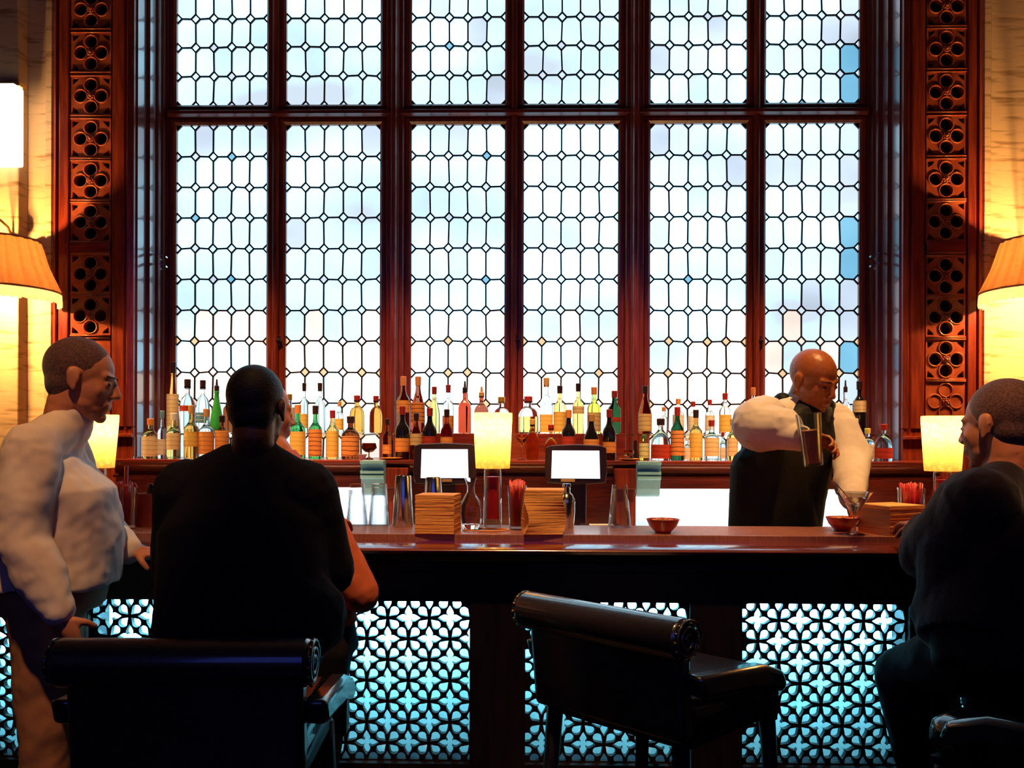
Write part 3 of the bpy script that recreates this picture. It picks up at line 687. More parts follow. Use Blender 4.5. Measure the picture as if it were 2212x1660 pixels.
BOT = [
 (325, 905, 991, 34, 1, 'squat', 'gold', 'cream', 'orange', 'squat golden bottle with orange cap and cream label, leftmost of the lower shelf', .06, .62),
 (350, 888, 991, 19, 1, 'std', 'clear', 'white', 'blue', 'slim clear bottle with steel blue cap beside the leftmost squat golden bottle', .08, .45),
 (375, 893, 991, 30, 1, 'std', 'gold', 'cream', 'white', 'golden bottle with white cap and pale label under the tallest left bottle', .22, .62),
 (413, 876, 991, 31, 1, 'std', 'amber', 'yellow', 'cork', 'amber bottle with yellow label and corked neck below the red-shouldered bottle', .25, .56),
 (446, 884, 991, 33, 1, 'std', 'clear', 'orange', 'cork', 'clear bottle with broad orange label left of the black-suited man', .10, .60),
 (480, 898, 991, 30, 1, 'squat', 'brown', 'orange', 'dk', 'bottle with red-orange label half hidden by the black-suited man\'s neck', .05, .72),
 (597, 940, 994, 26, 1, 'squat', 'clear', 'orange', 'white', 'short clear bottle with orange label just right of the black-suited man\'s neck', .12, .62),
 (643, 875, 995, 33, 1, 'std', 'green', 'yellow', 'orange', 'green bottle with large plain yellow label and orange neck', .08, .56),
 (681, 877, 996, 29, 1, 'std', 'green', 'stripe', 'dk', 'dark green bottle with orange and black striped label', .06, .62),
 (718, 887, 995, 27, 1, 'wine', 'gold', 'yellow', 'red', 'greenish gold bottle with tall yellow label and red stopper', .04, .64),
 (757, 900, 997, 39, 1, 'squat', 'brown', 'stripe', 'dk', 'squat whiskey bottle with white shoulder and brown striped label', .08, .60),
 (836, 905, 997, 20, 1, 'std', 'brown', 'orange', 'dk', 'narrow brown bottle beside the wooden bracket', .15, .4),
 (869, 878, 997, 31, 1, 'wine', 'dark', 'orange', 'red', 'black wine bottle with shield-shaped orange label left of the left monitor', .16, .44),
 (899, 893, 995, 27, 1, 'burg', 'brown', 'tan', 'dk', 'brown bottle with tan label over the left monitor\'s left corner', .34, .62),
 (928, 882, 995, 31, 1, 'wine', 'dark', 'redl', 'red', 'dark bottle with red clover label above the left monitor', .28, .50),
 (965, 885, 995, 27, 1, 'wine', 'red', 'orange', 'dk', 'dark red bottle with slim orange label above the left monitor screen', .20, .5),
 (1150, 906, 996, 26, 1, 'dec', 'amber', None, 'cork', 'amber cut glass decanter with stopper right of the middle lamp', .1, .5),
 (1190, 918, 996, 28, 1, 'flask', 'amber', None, 'red', 'round amber decanter with flared stopper over the right monitor\'s left edge', .1, .5),
 (1228, 886, 996, 30, 1, 'wine', 'dark', 'redl', 'orange', 'black bottle with round red seal label above the right monitor', .30, .52),
 (1277, 895, 996, 34, 1, 'burg', 'dark', 'orange', 'cork', 'black bottle with small square orange label above the right monitor screen', .30, .50),
 (1316, 885, 998, 29, 1, 'wine', 'dark', 'orange', 'red', 'black bottle with larger orange label at the right monitor\'s right corner', .16, .40),
 (1391, 940, 1001, 21, 1, 'squat', 'lime', 'lime', 'green', 'small bottle with pale yellow green label and green top left of the white jug bottle', .10, .74),
 (1427, 905, 1001, 42, 1, 'jug', 'clear', 'redl', 'dk', 'round-shouldered clear jug bottle with dark cap and brown-red label', .05, .42),
 (1463, 880, 1003, 29, 1, 'wine', 'dkgreen', 'stripe', 'red', 'dark green wine bottle with red foil and orange striped label', .10, .62),
 (1484, 945, 1003, 15, 1, 'std', 'clear', 'white', 'white', 'tiny white bottle between the dark wine bottle and the yellow-labelled one', .05, .6),
 (1503, 886, 1003, 28, 1, 'std', 'amber', 'yellow', 'dk', 'amber bottle with yellow label and black cap right of the dark wine bottle', .06, .60),
 (1537, 908, 1004, 31, 1, 'std', 'clear', 'cream', 'red', 'wide clear bottle with cream label and dark red cap left of the bartender', .12, .62),
 (1561, 934, 1004, 13, 1, 'std', 'bluec', 'white', 'red', 'very narrow pale blue bottle with dark red cap', .08, .5),
 (1582, 905, 1004, 23, 1, 'std', 'gold', 'cream', 'cork', 'golden bottle with cream label touching the bartender\'s waistcoat outline', .12, .6),
 (1849, 905, 1003, 20, 1, 'std', 'clear', 'blue', 'white', 'clear bottle with blue label behind the bartender\'s forearm', .55, .66),
 (1874, 926, 1003, 28, 1, 'squat', 'clear', 'white', 'yellow', 'clear bottle with yellow cap next to the bartender\'s elbow', .06, .56),
 (1908, 917, 1003, 38, 1, 'jug', 'clear', 'redl', 'red', 'clear flask bottle with red cap and oval red label, rightmost of all bottles', .08, .40),
 # raised shelf
 (374, 782, 938, 27, 2, 'cone', 'amber', 'cream', 'dk', 'tallest bottle at the left, tapering, with cream label and long orange neck', .10, .60),
 (405, 820, 938, 33, 2, 'dec', 'clear', 'redl', 'dk', 'clear bottle with broad red shoulder band next to the tallest left bottle', .44, .56),
 (438, 822, 938, 29, 2, 'dec', 'clear', 'blue', 'dk', 'clear bottle with a slim blue label and dark red shoulder', .20, .42),
 (468, 820, 938, 30, 2, 'cone', 'brightgreen', None, 'dk', 'bright green bottle with black cone pourer', .1, .4, 0, 1),
 (494, 845, 938, 24, 2, 'std', 'brown', None, 'dk', 'dark brown bottle touching the black-suited man\'s head', .1, .4),
 (626, 852, 938, 24, 2, 'std', 'bluec', 'white', 'gold', 'bottle with white label and gold cap right of the black-suited man\'s head', .15, .72),
 (657, 828, 938, 18, 2, 'std', 'clear', 'yellow', 'dk', 'slim clear bottle with dark stopper behind the green bottle', .1, .42),
 (691, 828, 938, 22, 2, 'std', 'clear', None, 'dk', 'clear bottle with dark stopper behind the striped green bottle', .1, .42),
 (733, 868, 938, 18, 2, 'std', 'clear', 'yellow', 'cork', 'small clear bottle with yellow label behind the squat whiskey', .1, .5),
 (771, 855, 938, 32, 2, 'dec', 'amber', None, 'red', 'round-shouldered amber flask with red stopper, left of a pair', .1, .5),
 (812, 856, 938, 28, 2, 'dec', 'amber', None, 'red', 'round-shouldered amber flask with red stopper, right of a pair', .1, .5),
 (871, 814, 938, 29, 2, 'wine', 'brown', 'orange', 'orange', 'tall brown bottle with orange neck against the mullion', .40, .64),
 (903, 814, 938, 30, 2, 'burg', 'red', 'stripe', 'orange', 'tall red-brown bottle with sloping shoulder and orange tip beside the mullion', .20, .60),
 (938, 836, 938, 24, 2, 'burg', 'gold', None, 'red', 'golden long-necked bottle with red foil', .1, .4),
 (968, 832, 938, 24, 2, 'std', 'clear', 'orange', 'red', 'clear bottle with tall dark red stopper and orange lower label', .02, .40, 0, 0),
 (1004, 824, 938, 29, 2, 'squat', 'red', None, 'dk', 'square dark red bottle with long spout, left of the middle lamp', .1, .5, .6, 1),
 (1040, 836, 938, 32, 2, 'squat', 'red', None, 'cork', 'square red bottle with corked spout directly behind the middle lamp', .1, .5, .6, 1),
 (1083, 858, 938, 38, 2, 'dec', 'clear', None, 'gold', 'clear broad decanter peeping out right of the middle lamp', .1, .5),
 (1141, 857, 938, 44, 2, 'dec', 'clear', None, 'red', 'broad clear decanter half full of golden spirit with red stopper', .1, .5, .0, 0, 'gold'),
 (1180, 817, 938, 28, 2, 'std', 'clear', 'yellow', 'cork', 'clear square bottle with brown stopper and golden lower half', .02, .38, .4),
 (1209, 834, 938, 27, 2, 'std', 'gold', 'yellow', 'dk', 'golden long-necked bottle with a hanging diamond tag', .04, .50),
 (1249, 829, 938, 25, 2, 'std', 'gold', 'cream', 'dk', 'tapered golden bottle with black stopper above the right monitor', .44, .60),
 (1283, 837, 938, 29, 2, 'std', 'lime', 'tan', 'orange', 'yellow green bottle with orange foil above the right monitor', .05, .5),
 (1327, 845, 938, 29, 2, 'wine', 'dkgreen', 'redl', 'red', 'tall dark green bottle against the right wide mullion', .30, .42),
 (1393, 834, 938, 29, 2, 'burg', 'brown', 'tan', 'dk', 'brown bottle with black foil and large tan label right of the wide mullion', .06, .46),
 (1434, 880, 938, 18, 2, 'std', 'clear', None, 'orange', 'small clear bottle with orange cap behind the jug bottle', .1, .5),
 (1465, 862, 938, 24, 2, 'std', 'clear', 'white', 'orange', 'clear bottle with wide orange cap behind the dark wine bottle', .1, .6),
 (1497, 868, 938, 22, 2, 'std', 'clear', 'white', 'red', 'clear bottle with dark red cap behind the yellow-labelled amber bottle', .1, .6),
 (1533, 864, 938, 20, 2, 'std', 'clear', 'white', 'red', 'clear bottle with tall dark red stopper behind the wide cream-labelled bottle', .1, .6),
 (1566, 850, 938, 26, 2, 'std', 'clear', 'yellow', 'red', 'clear bottle with golden label nearest the bartender\'s raised sleeve', .05, .52),
 (1627, 838, 938, 22, 2, 'std', 'clear', None, 'orange', 'bottle with pale orange top poking up over the bartender\'s sleeve', .1, .5),
 (1826, 822, 938, 24, 2, 'std', 'clear', 'white', 'dk', 'clear bottle with small dark spout right of the bartender\'s head', .1, .5, 0, 1),
 (1856, 824, 938, 28, 2, 'squat', 'dark', 'cream', 'dk', 'black bottle with small cream square label against the right jamb', .46, .70),
]
for b in BOT: bottle(*b)
# small things among the bottles
def tumbler(px, top, bot, w_, Y, z, label, m=CLEAR, flare=1.0, name='drinking_glass', cat='glass', parts=True):
    c = P(px, bot, Y); h = P(px, top, Y).z - z; R = w_ / 2 * S(Y)
    root = thing(name, label, cat, (c.x, Y, z + .0006))
    LATHE('glass_body', [(0, 0), (R * flare, 0), (R, h), (R * .92, h), (R * flare * .9, .008), (0, .008)], m, root, 28)
    return root
tumbler(297, 945, 986, 17, 4.86, TZ1, 'small clear tumbler standing left of all the bottles')
def stem_glass(px, top, bot, w_, Y, z, label, m=CLEAR, vshape=False):
    c = P(px, bot, Y); h = P(px, top, Y).z - z; R = w_ / 2 * S(Y)
    root = thing('stem_glass', label, 'glass', (c.x, Y, z + .0006))
    if vshape: bowl = [(0, .52 * h), (R * .12, .54 * h), (R, h), (R * .96, h), (0, .57 * h)]
    else: bowl = [(0, .42 * h), (R * .5, .46 * h), (R, .70 * h), (R * .85, h), (R * .80, h), (R * .9, .7 * h), (0, .48 * h)]
    LATHE('bowl', bowl, m, root, 28); LATHE('stem', [(0, .01), (.0035, .012), (.003, .5 * h), (0, .54 * h)], m, root, 12)
    LATHE('foot', [(0, 0), (R * .6, 0), (R * .55, .003), (.006, .012), (0, .014)], m, root, 28)
    return root
stem_glass(1127, 940, 998, 30, 4.74, TZ1, 'small amber cone cocktail glass right of the middle lamp on the back shelf', GL['amber'], True)
stem_glass(797, 958, 998, 34, 4.78, TZ1, 'brown footed goblet beside the squat whiskey bottle', GL['brown'])
stem_glass(1357, 973, 1002, 26, 4.74, TZ1, 'low orange footed glass at the right bracket', GL['amber'])
for px, lab in ((845, 'small amber saucer on the left wooden bracket'), (1360, 'small amber saucer on the right wooden bracket')):
    c = P(px, 1000, 4.70)
    tag(LATHE('saucer', [(0, 0), (.03, 0), (.055, .008), (.055, .011), (.03, .004), (0, .004)], mat('amber ceramic', (.85, .32, .08), .3), None, 28), lab, 'saucer').location = (c.x, 4.715, TZ1 + .0008)
tag(LATHE('bowl', [(0, 0), (.014, 0), (.026, .028), (.024, .028), (.012, .004), (0, .004)], mat('white china', (.9, .93, .95), .2), None, 24), 'tiny white china bowl right of the squat whiskey bottle', 'bowl').location = (X(783, 4.72), 4.715, TZ1 + .0008)

# ------------------------------------------------------------------ monitors on the back bar
SCR = bpy.data.materials.new('lit screen'); SCR.use_nodes = True
b_ = SCR.node_tree.nodes['Principled BSDF']; b_.inputs['Emission Color'].default_value = (.86, .95, 1, 1); b_.inputs['Emission Strength'].default_value = 1.6; b_.inputs['Base Color'].default_value = (.1, .1, .1, 1)
def monitor(pc, top, bot, w_, scr, plate, yaw, label, dz=0):
    Y = 4.42; c = P(pc, (top + bot) / 2, Y); k = S(Y)
    root = thing('touch_monitor', label, 'monitor', (c.x, Y, zc + .0005), yaw, 'touch monitors on the back bar')
    zt_ = P(pc, top, Y).z - zc; zb_ = P(pc, bot, Y).z - zc; hw = w_ / 2 * k
    bm = bmesh.new(); prism(bm, [(-hw * .94, zb_ + .006), (0, zb_ - .004), (hw * .94, zb_ + .006), (hw, zb_ + .06), (hw * .97, zt_ - .01), (hw * .8, zt_), (0, zt_ + .005), (-hw * .8, zt_), (-hw * .97, zt_ - .01), (-hw, zb_ + .06)], -.02, .05, 'y')
    bz = obj('bezel', bm, BLACKPL, root, bevel=.005)
    sx0, sx1, sy0, sy1 = scr
    s0, s1 = (sx0 - pc) * k, (sx1 - pc) * k; z0_, z1_ = P(pc, sy1, Y).z - zc, P(pc, sy0, Y).z - zc
    bm = bmesh.new(); prism(bm, [(s0 - .004, z0_), (s1 + .004, z0_), (s1, z1_), (s0, z1_)], -.0225, -.0195, 'y'); obj('screen', bm, SCR, bz)
    bm = bmesh.new(); p0, p1 = (plate[0] - pc) * k, (plate[1] - pc) * k; zp = P(pc, 1038.5, Y).z - zc
    box(bm, p0, p1, -.0225, -.0195, zp - .0065, zp + .0065); obj('name_plate', bm, CP['cork'], bz, bevel=.001)
    bm = bmesh.new(); box(bm, -.05, .05, .02, .06, .02, zt_ - .08); box(bm, -.11, .11, -.06, .10, 0, .02); obj('stand', bm, BLACKPL, root, bevel=.006)
    return root
monitor(962, 960, 1047, 138, (911, 1010, 971, 1033), (955, 976), .10, 'dark touch monitor with blank white screen left of the middle lamp')
monitor(1244, 963, 1046, 134, (1193, 1294, 974, 1034), (1212, 1242), -.05, 'dark touch monitor with blank white screen right of the middle lamp')
pr = thing('receipt_printer', 'dark receipt printer on the back counter under the right monitor', 'printer', (X(1285, 4.35), 4.262, zc + .0005))
BOX('printer_body', -.07, .12, -.03, .09, 0, .075, BLACKPL, pr, .006); BOX('paper_slip', -.03, .08, -.031, .03, .0755, .079, mat('receipt paper', (.7, .7, .7)), pr)

# ------------------------------------------------------------------ things on the bar
def napkins(px, ptop, pbot, w_, Y, rz, label, n=9, twist=0.0, dx=0.0, wid=None, dep=None):
    c = P(px, pbot, Y); h = P(px, ptop, Y).z - BT
    k = S(Y); a = (wid or w_ * k) / 2; d_ = (dep or a * 2) / 2
    root = thing('napkin_stack', label, 'napkins', (c.x, Y, BT + .0006), rz, 'paper napkin stacks on the bar')
    bm = bmesh.new(); N = 34
    rnd = random.Random(int(px))
    rings = []
    for i in range(N * 2):
        t = (i // 2 + (i % 2)) / N; z = h * t
        ins = .0012 if False else 0
        tw = twist * math.sin(t * 5.2) * .5 + rnd.uniform(-.006, .006); sx = dx * t + (twist * .012) * math.sin(t * 6)
        j = rnd.uniform(-.0012, .0012) if i % 2 else 0
        ring = []
        for (u, v) in ((-a, -d_), (a, -d_), (a, d_), (-a, d_)):
            ring.append(bm.verts.new((sx + (u + j) * math.cos(tw) - v * math.sin(tw), u * math.sin(tw) + (v + j) * math.cos(tw), z)))
        rings.append(ring)
    for i in range(len(rings) - 1):
        for q in range(4): bm.faces.new([rings[i][q], rings[i][(q + 1) % 4], rings[i + 1][(q + 1) % 4], rings[i + 1][q]])
    bm.faces.new(rings[0][::-1]); bm.faces.new(rings[-1])
    obj('napkins', bm, PAPER, root)
    return root
napkins(947, 1068, 1148, 84, 3.155, -.10, 'tall neat square stack of brown paper napkins left of the middle lamp')
napkins(1170, 1057, 1150, 82, 3.155, .08, 'tall wavy leaning stack of brown paper napkins right of the middle lamp', twist=.25, dx=.012)
napkins(1925, 1090, 1150, 90, 3.20, .38, 'broad stack of paper napkins between martini glass and dark-coated man', wid=.15, dep=.15)
napkins(232, 1124, 1152, 50, 3.15, .1, 'low stack of paper coasters beside the left lamp', wid=.08, dep=.09)
def straw_cup(px, top, bot, w_, Y, label, extra=0):
    c = P(px, bot, Y); h = P(px, top, Y).z - BT; R = w_ / 2 * S(Y)
    root = thing('straw_glass', label, 'straw holder', (c.x, Y, BT + .0006), group='glasses of red straws on the bar')
    LATHE('glass_body', [(0, 0), (R * .82, 0), (R, h * .93), (R * .95, h * .93), (R * .76, .012), (0, .012)], THIN, root, 28)
    rnd = random.Random(int(px))
    bm = bmesh.new()
    for i in range(46):
        a = rnd.uniform(0, 2 * PI); q = math.sqrt(rnd.random()) * .68 * R
        x0_, y0_ = q * math.cos(a), q * math.sin(a)
        tube(bm, [(x0_ * .9, y0_ * .9, .014), (x0_ * 1.22, y0_ * 1.22, h * rnd.uniform(.96, 1.06))], .0032, 6)
    if extra: tube(bm, [(0, 0, .014), (.006, -.004, h * 1.4)], .0075, 8)
    obj('straws', bm, REDPL, root, True)
    return root
straw_cup(1117, 1042, 1134, 42, 3.25, 'glass packed with red straws between middle lamp and wavy napkin stack')
straw_cup(270, 1046, 1146, 54, 3.22, 'wide glass of red straws right of the left lamp', 1)
straw_cup(1968, 1048, 1146, 56, 3.34, 'wide glass of red straws left of the right lamp')
def pint(px, top, bot, wt, wb, Y, label, m=THIN, name='pint_glass', cat='glass', grp='upturned pint glasses on the bar', inner=True):
    c = P(px, bot, Y); h = P(px, top, Y).z - BT; r1, r0_ = wt / 2 * S(Y), wb / 2 * S(Y)
    root = thing(name, label, cat, (c.x, Y, BT + .0006), group=grp)
    if inner: prof = [(r0_ * .92, 0), (r0_, 0), (r0_, .004), (r1, h - .003), (r1 * .95, h), (0, h), (0, h - .014), (r1 * .86, h - .014), (r0_ * .92, 0)]
    else: prof = [(0, 0), (r0_, 0), (r0_ * 1.01, .003), (r1, h - .004), (r1 * .92, h), (r1 * .9, h - .003), (0, h - .003)]
    LATHE('glass_body' if inner else 'metal_body', prof, m, root, 32, closed=False)
    return root
pint(771, 1046, 1134, 32, 47, 3.37, 'upturned pint glass, left of the pair next to the steel shaker tins')
pint(819, 1046, 1134, 32, 47, 3.37, 'upturned pint glass, right of the pair next to the steel shaker tins')
pint(1338, 1048, 1139, 32, 50, 3.36, 'upturned pint glass standing alone left of the red nut bowl')
pint(871, 1028, 1134, 34, 47, 3.36, 'upturned steel shaker tin beside the two pint glasses', STEEL, 'shaker_tin', 'cocktail shaker', 'steel shaker tins on the bar', False)
pint(936, 1032, 1134, 34, 47, 3.37, 'upturned steel shaker tin standing behind the neat napkin stack', STEEL, 'shaker_tin', 'cocktail shaker', 'steel shaker tins on the bar', False)
# jigger / strainer behind the wavy stack
c = P(1224, 1136, 3.32); root = thing('cocktail_shaker', 'lidded steel cocktail shaker behind the wavy napkin stack', 'cocktail shaker', (c.x, 3.33, BT + .0006))
LATHE('metal_body', [(0, 0), (.026, 0), (.031, .06), (.030, .085), (0, .085)], STEEL, root, 28)
LATHE('lid', [(.0, .085), (.031, .085), (.031, .098), (.022, .118), (.013, .126), (.013, .145), (.016, .148), (.014, .158), (0, .158)], STEEL, root, 28)
# clear round flask
c = P(1016, 1136, 3.22); h = P(1016, 1034, 3.22).z - BT; R = 27 * S(3.22)
root = thing('glass_carafe', 'round clear glass carafe with flared mouth between napkins and middle lamp', 'carafe', (c.x, 3.235, BT + .0006))
LATHE('glass_body', [(0, 0), (R * .62, 0), (R * .9, h * .14), (R, h * .32), (R * .9, h * .5), (R * .5, h * .66), (R * .33, h * .72), (R * .32, h * .86), (R * .52, h), (R * .44, h), (R * .25, h * .84), (R * .25, h * .72), (R * .42, h * .64), (R * .8, h * .48), (R * .9, h * .3), (R * .75, h * .12), (0, h * .1)], CLEAR, root, 36)
# lamp cord coiled on the bar
bm = bmesh.new(); torus(bm, (0, 0, 0), .078, .0028, 'z', 48, 8); o = obj('lamp_cord', bm, mat('amber cord', (.8, .35, .08), .35), None, True); o.scale = (1, .62, 1)
tag(o, 'thin amber cord looped in a ring at the foot of the middle lamp', 'cord'); cc = P(1051, 1142, 3.22); o.location = (cc.x, 3.21, BT + .0035)
# nut bowls
NUT = mat('salted nuts', (.85, .34, .12), .5, c2=(.45, .12, .04), scale=60)
def nut_bowl(px, rim, bot, w_, Y, label, nuts=True):
    c = P(px, bot, Y); h = P(px, rim, Y).z - BT; R = w_ / 2 * S(Y)
    root = thing('nut_bowl', label, 'bowl', (c.x, Y, BT + .0006), group='red snack bowls on the bar')
    LATHE('bowl', [(0, 0), (R * .48, 0), (R * .5, .004), (R * .82, h * .5), (R, h), (R * .95, h), (R * .76, h * .5), (R * .4, h * .2), (0, h * .18)], mat('red lacquer bowl', (.55, .035, .02), .25, coat=.5), root, 36)
    rnd = random.Random(int(px)); bm = bmesh.new()
    for i in range(90):
        a = rnd.uniform(0, 2 * PI); q = math.sqrt(rnd.random()) * .80 * R
        mt = Matrix.Translation((q * math.cos(a), q * math.sin(a), h * (1.02 - .35 * (q / R) ** 2) - rnd.uniform(0, .008))) @ Matrix.Rotation(rnd.uniform(0, 3), 4, V((rnd.random(), rnd.random(), rnd.random() + .01)).normalized()) @ Matrix.Diagonal((1, .65, .6, 1))
        bmesh.ops.create_icosphere(bm, subdivisions=1, radius=.0085, matrix=mt)
    nn = obj('nuts', bm, NUT, root, True); nn['kind'] = 'stuff'
nut_bowl(1432, 1122, 1150, 72, 3.17, 'red lacquer bowl heaped with nuts in the open middle of the bar')
nut_bowl(1820, 1118, 1145, 70, 3.27, 'red lacquer bowl just left of the martini glass')
# martini glass with drink and stirrer
Y = 3.14; c = P(1846, 1155, Y); h = P(1846, 1064, Y).z - BT; R = 37 * S(Y)
root = thing('martini_glass', 'martini glass with a pale drink and black stirrer in front of the bartender', 'cocktail glass', (c.x, Y, BT + .0006))
LATHE('bowl', [(0, h * .46), (.006, h * .48), (R, h), (R * .97, h), (.004, h * .5), (0, h * .5)], THIN, root, 32)
LATHE('stem', [(0, .01), (.0042, .012), (.0036, h * .44), (0, h * .47)], CLEAR, root, 12); LATHE('foot', [(0, 0), (.036, 0), (.034, .003), (.006, .010), (0, .011)], CLEAR, root, 32)
LATHE('drink', [(0, h * .52), (R * .80, h * .90), (0, h * .90)], glass('pale cocktail', (1, .86, .68)), root, 32)
TUBE('stirrer', [(.012, 0, h * .62), (-.075, -.02, h * 1.25)], .0016, CP['dk'], root, 6)
o = tag(LATHE('nut', [(0, 0), (.008, .001), (.011, .004), (.008, .007), (0, .008)], mat('pale nut', (.95, .8, .55)), None, 16), 'single pale nut lying on the bar near the dark-coated man', 'nut'); cc = P(1931, 1158, 3.125); o.location = (cc.x, 3.125, BT + .0006); o.scale = (1.4, .8, 1)
# caddy at the left
c = P(330, 1142, 3.30); root = thing('bar_caddy', 'red wooden bar caddy with a white shaker beside the straw glass', 'caddy', (c.x, 3.33, BT + .0006))
k = S(3.26)
bm = bmesh.new(); hz = 72 * k; x_ = 34 * k
box(bm, -x_, x_, -.05, .05, 0, .006)
for q in ((-x_, -x_ + .006, -.05, .05), (x_ - .006, x_, -.05, .05), (-x_, x_, -.05, -.044), (-x_, x_, .044, .05)): box(bm, q[0], q[1], q[2], q[3], .006, hz)
obj('tray', bm, mat('red lacquered wood', (.42, .05, .02), .35, coat=.4), root)
for dx_, m_ in ((-.022, CP['dk']), (.000, CP['dk']), (.024, CP['white'])): LATHE('shaker', [(0, .007), (.011, .007), (.011, hz + .028), (.008, hz + .034), (0, hz + .034)], m_, root, 16, c=(dx_, 0, 0))

# ------------------------------------------------------------------ bar stools
NAIL = mat('brass nail', (.5, .3, .12), .3, metal=1)
def stool(name_label, loc, rz):
    root = thing('bar_stool', name_label, 'bar stool', loc, rz, 'black leather bar stools')
    # local: faces +Y; origin on floor below the seat centre
    bm = bmesh.new()
    pts = [(-.25, -.22), (.25, -.22), (.24, .24), (-.24, .24)]
    prism(bm, pts, .68, .775, 'z'); obj('seat', bm, LEATHER, root, bevel=.035, smooth='auto')
    bm = bmesh.new(); prism(bm, [(-.24, -.21), (.24, -.21), (.23, .23), (-.23, .23)], .64, .68, 'z'); obj('seat_frame', bm, DARKW, root, bevel=.006)
    bm = bmesh.new(); W = .275; prism(bm, [(-.245, .66), (-.195, .68), (-.215, .93), (-.275, .93)], -W + .02, W - .02, 'x'); obj('backrest', bm, LEATHER, root, bevel=.015, smooth='auto')
    # rolled top rail
    bm = bmesh.new(); R = .052; cy, cz_ = -.262, .928; n = 24
    prism(bm, [(cy + R * math.cos(2 * PI * i / n), cz_ + R * math.sin(2 * PI * i / n)) for i in range(n)], -W, W, 'x'); rl = obj('back_roll', bm, LEATHER, root, bevel=.012, smooth='auto')
    for s in (-1, 1):
        bm = bmesh.new(); pl = []
        for i in range(40):       # spiral scroll face
            t = i / 39; a = 5 * PI * t; r = R * (1 - .82 * t)
            pl.append((s * (W + .004), cy + r * math.cos(a), cz_ + r * math.sin(a)))
        tube(bm, pl, .0042, 6); obj('scroll', bm, LEATHER, rl, True)
        bm = bmesh.new()
        for i in range(14):
            a = 2 * PI * i / 14; bmesh.ops.create_icosphere(bm, subdivisions=1, radius=.0048, matrix=Matrix.Translation((s * (W + .001), cy + (R - .004) * math.cos(a), cz_ + (R - .004) * math.sin(a))))
        obj('nailheads', bm, NAIL, rl, True)
        # arm: padded, sweeping forward
        bm = bmesh.new(); prism(bm, [(-.24, .84), (.06, .82), (.15, .79), (.17, .75), (.15, .73), (.04, .76), (-.22, .78)], s * W - .028, s * W + .028, 'x'); obj('armrest', bm, LEATHER, root, bevel=.014, smooth='auto')
        bm = bmesh.new(); prism(bm, [(.09, .66), (.13, .66), (.14, .775), (.10, .775)], s * W - .015, s * W + .015, 'x'); obj('arm_post', bm, DARKW, root)
        for t in (-1, 1):
            bm = bmesh.new(); tube(bm, [(s * .215, t * .2, .66), (s * .235, t * .215 , .3), (s * .245, t * .235, 0.0)], .024, 8, .015); obj('leg', bm, DARKW, root, True)
    for t in (-1, 1): TUBE('stretcher', [(-.225, t * .212, .28), (.225, t * .212, .28)], .011, DARKW if t < 0 else BRASS, root, 8)
    return root
L_, R_ = V((P(1130, 1290, 2.62).x, 2.62)), V((P(1490, 1345, 2.22).x, 2.22)); dv = (R_ - L_).normalized(); ang = math.atan2(dv.y, dv.x)
nv = V((-dv.y, dv.x)); mid = (L_ + R_) / 2; cen = mid + nv * .262
stool('empty black leather bar stool with rolled back, turned sideways, in the open middle', (cen.x, cen.y, 0), ang)
stool('black leather bar stool the black-suited man sits on', (P(398, 1400, 2.0).x, 2.24, 0), 0.03)
stool('black leather bar stool under the man in the dark coat at the right edge', (1.25, 2.12, 0), .62)

# ------------------------------------------------------------------ people
def remesh(name, bm, m, parent, voxel=.006, smooth=4, wr=0.0):
    bmesh.ops.recalc_face_normals(bm, faces=bm.faces[:])
    me = bpy.data.meshes.new('tmp'); bm.to_mesh(me); bm.free()
    t = bpy.data.objects.new('tmp', me); COL.objects.link(t)
    r = t.modifiers.new('r', 'REMESH'); r.mode = 'VOXEL'; r.voxel_size = voxel; r.use_smooth_shade = True
    if smooth:
        s = t.modifiers.new('s', 'SMOOTH'); s.iterations = smooth; s.factor = .5
    if wr:
        tx = bpy.data.textures.get('folds') or bpy.data.textures.new('folds', 'CLOUDS'); tx.noise_scale = .11; tx.noise_depth = 2
        s = t.modifiers.new('d', 'DISPLACE'); s.texture = tx; s.strength = wr; s.mid_level = .5; s.texture_coords = 'GLOBAL'
    dg = bpy.context.evaluated_depsgraph_get(); dg.update()
    out = bpy.data.meshes.new_from_object(t.evaluated_get(dg))
    bpy.data.objects.remove(t); bpy.data.meshes.remove(me)
    out.name = name; out.materials.clear(); out.materials.append(m)
    out.polygons.foreach_set('use_smooth', [True] * len(out.polygons))
    return link(name, out, parent)
def ell(bm, c, axes, rad, sub=3):
    """ellipsoid, axes = three unit vectors"""
    mt = Matrix.Identity(4)
    for i in range(3):
        for j in range(3): mt[j][i] = axes[i][j] * rad[i]
        mt[i][3] = c[i]
    bmesh.ops.create_icosphere(bm, subdivisions=sub, radius=1.0, matrix=mt)
I3 = (V((1, 0, 0)), V((0, 1, 0)), V((0, 0, 1)))
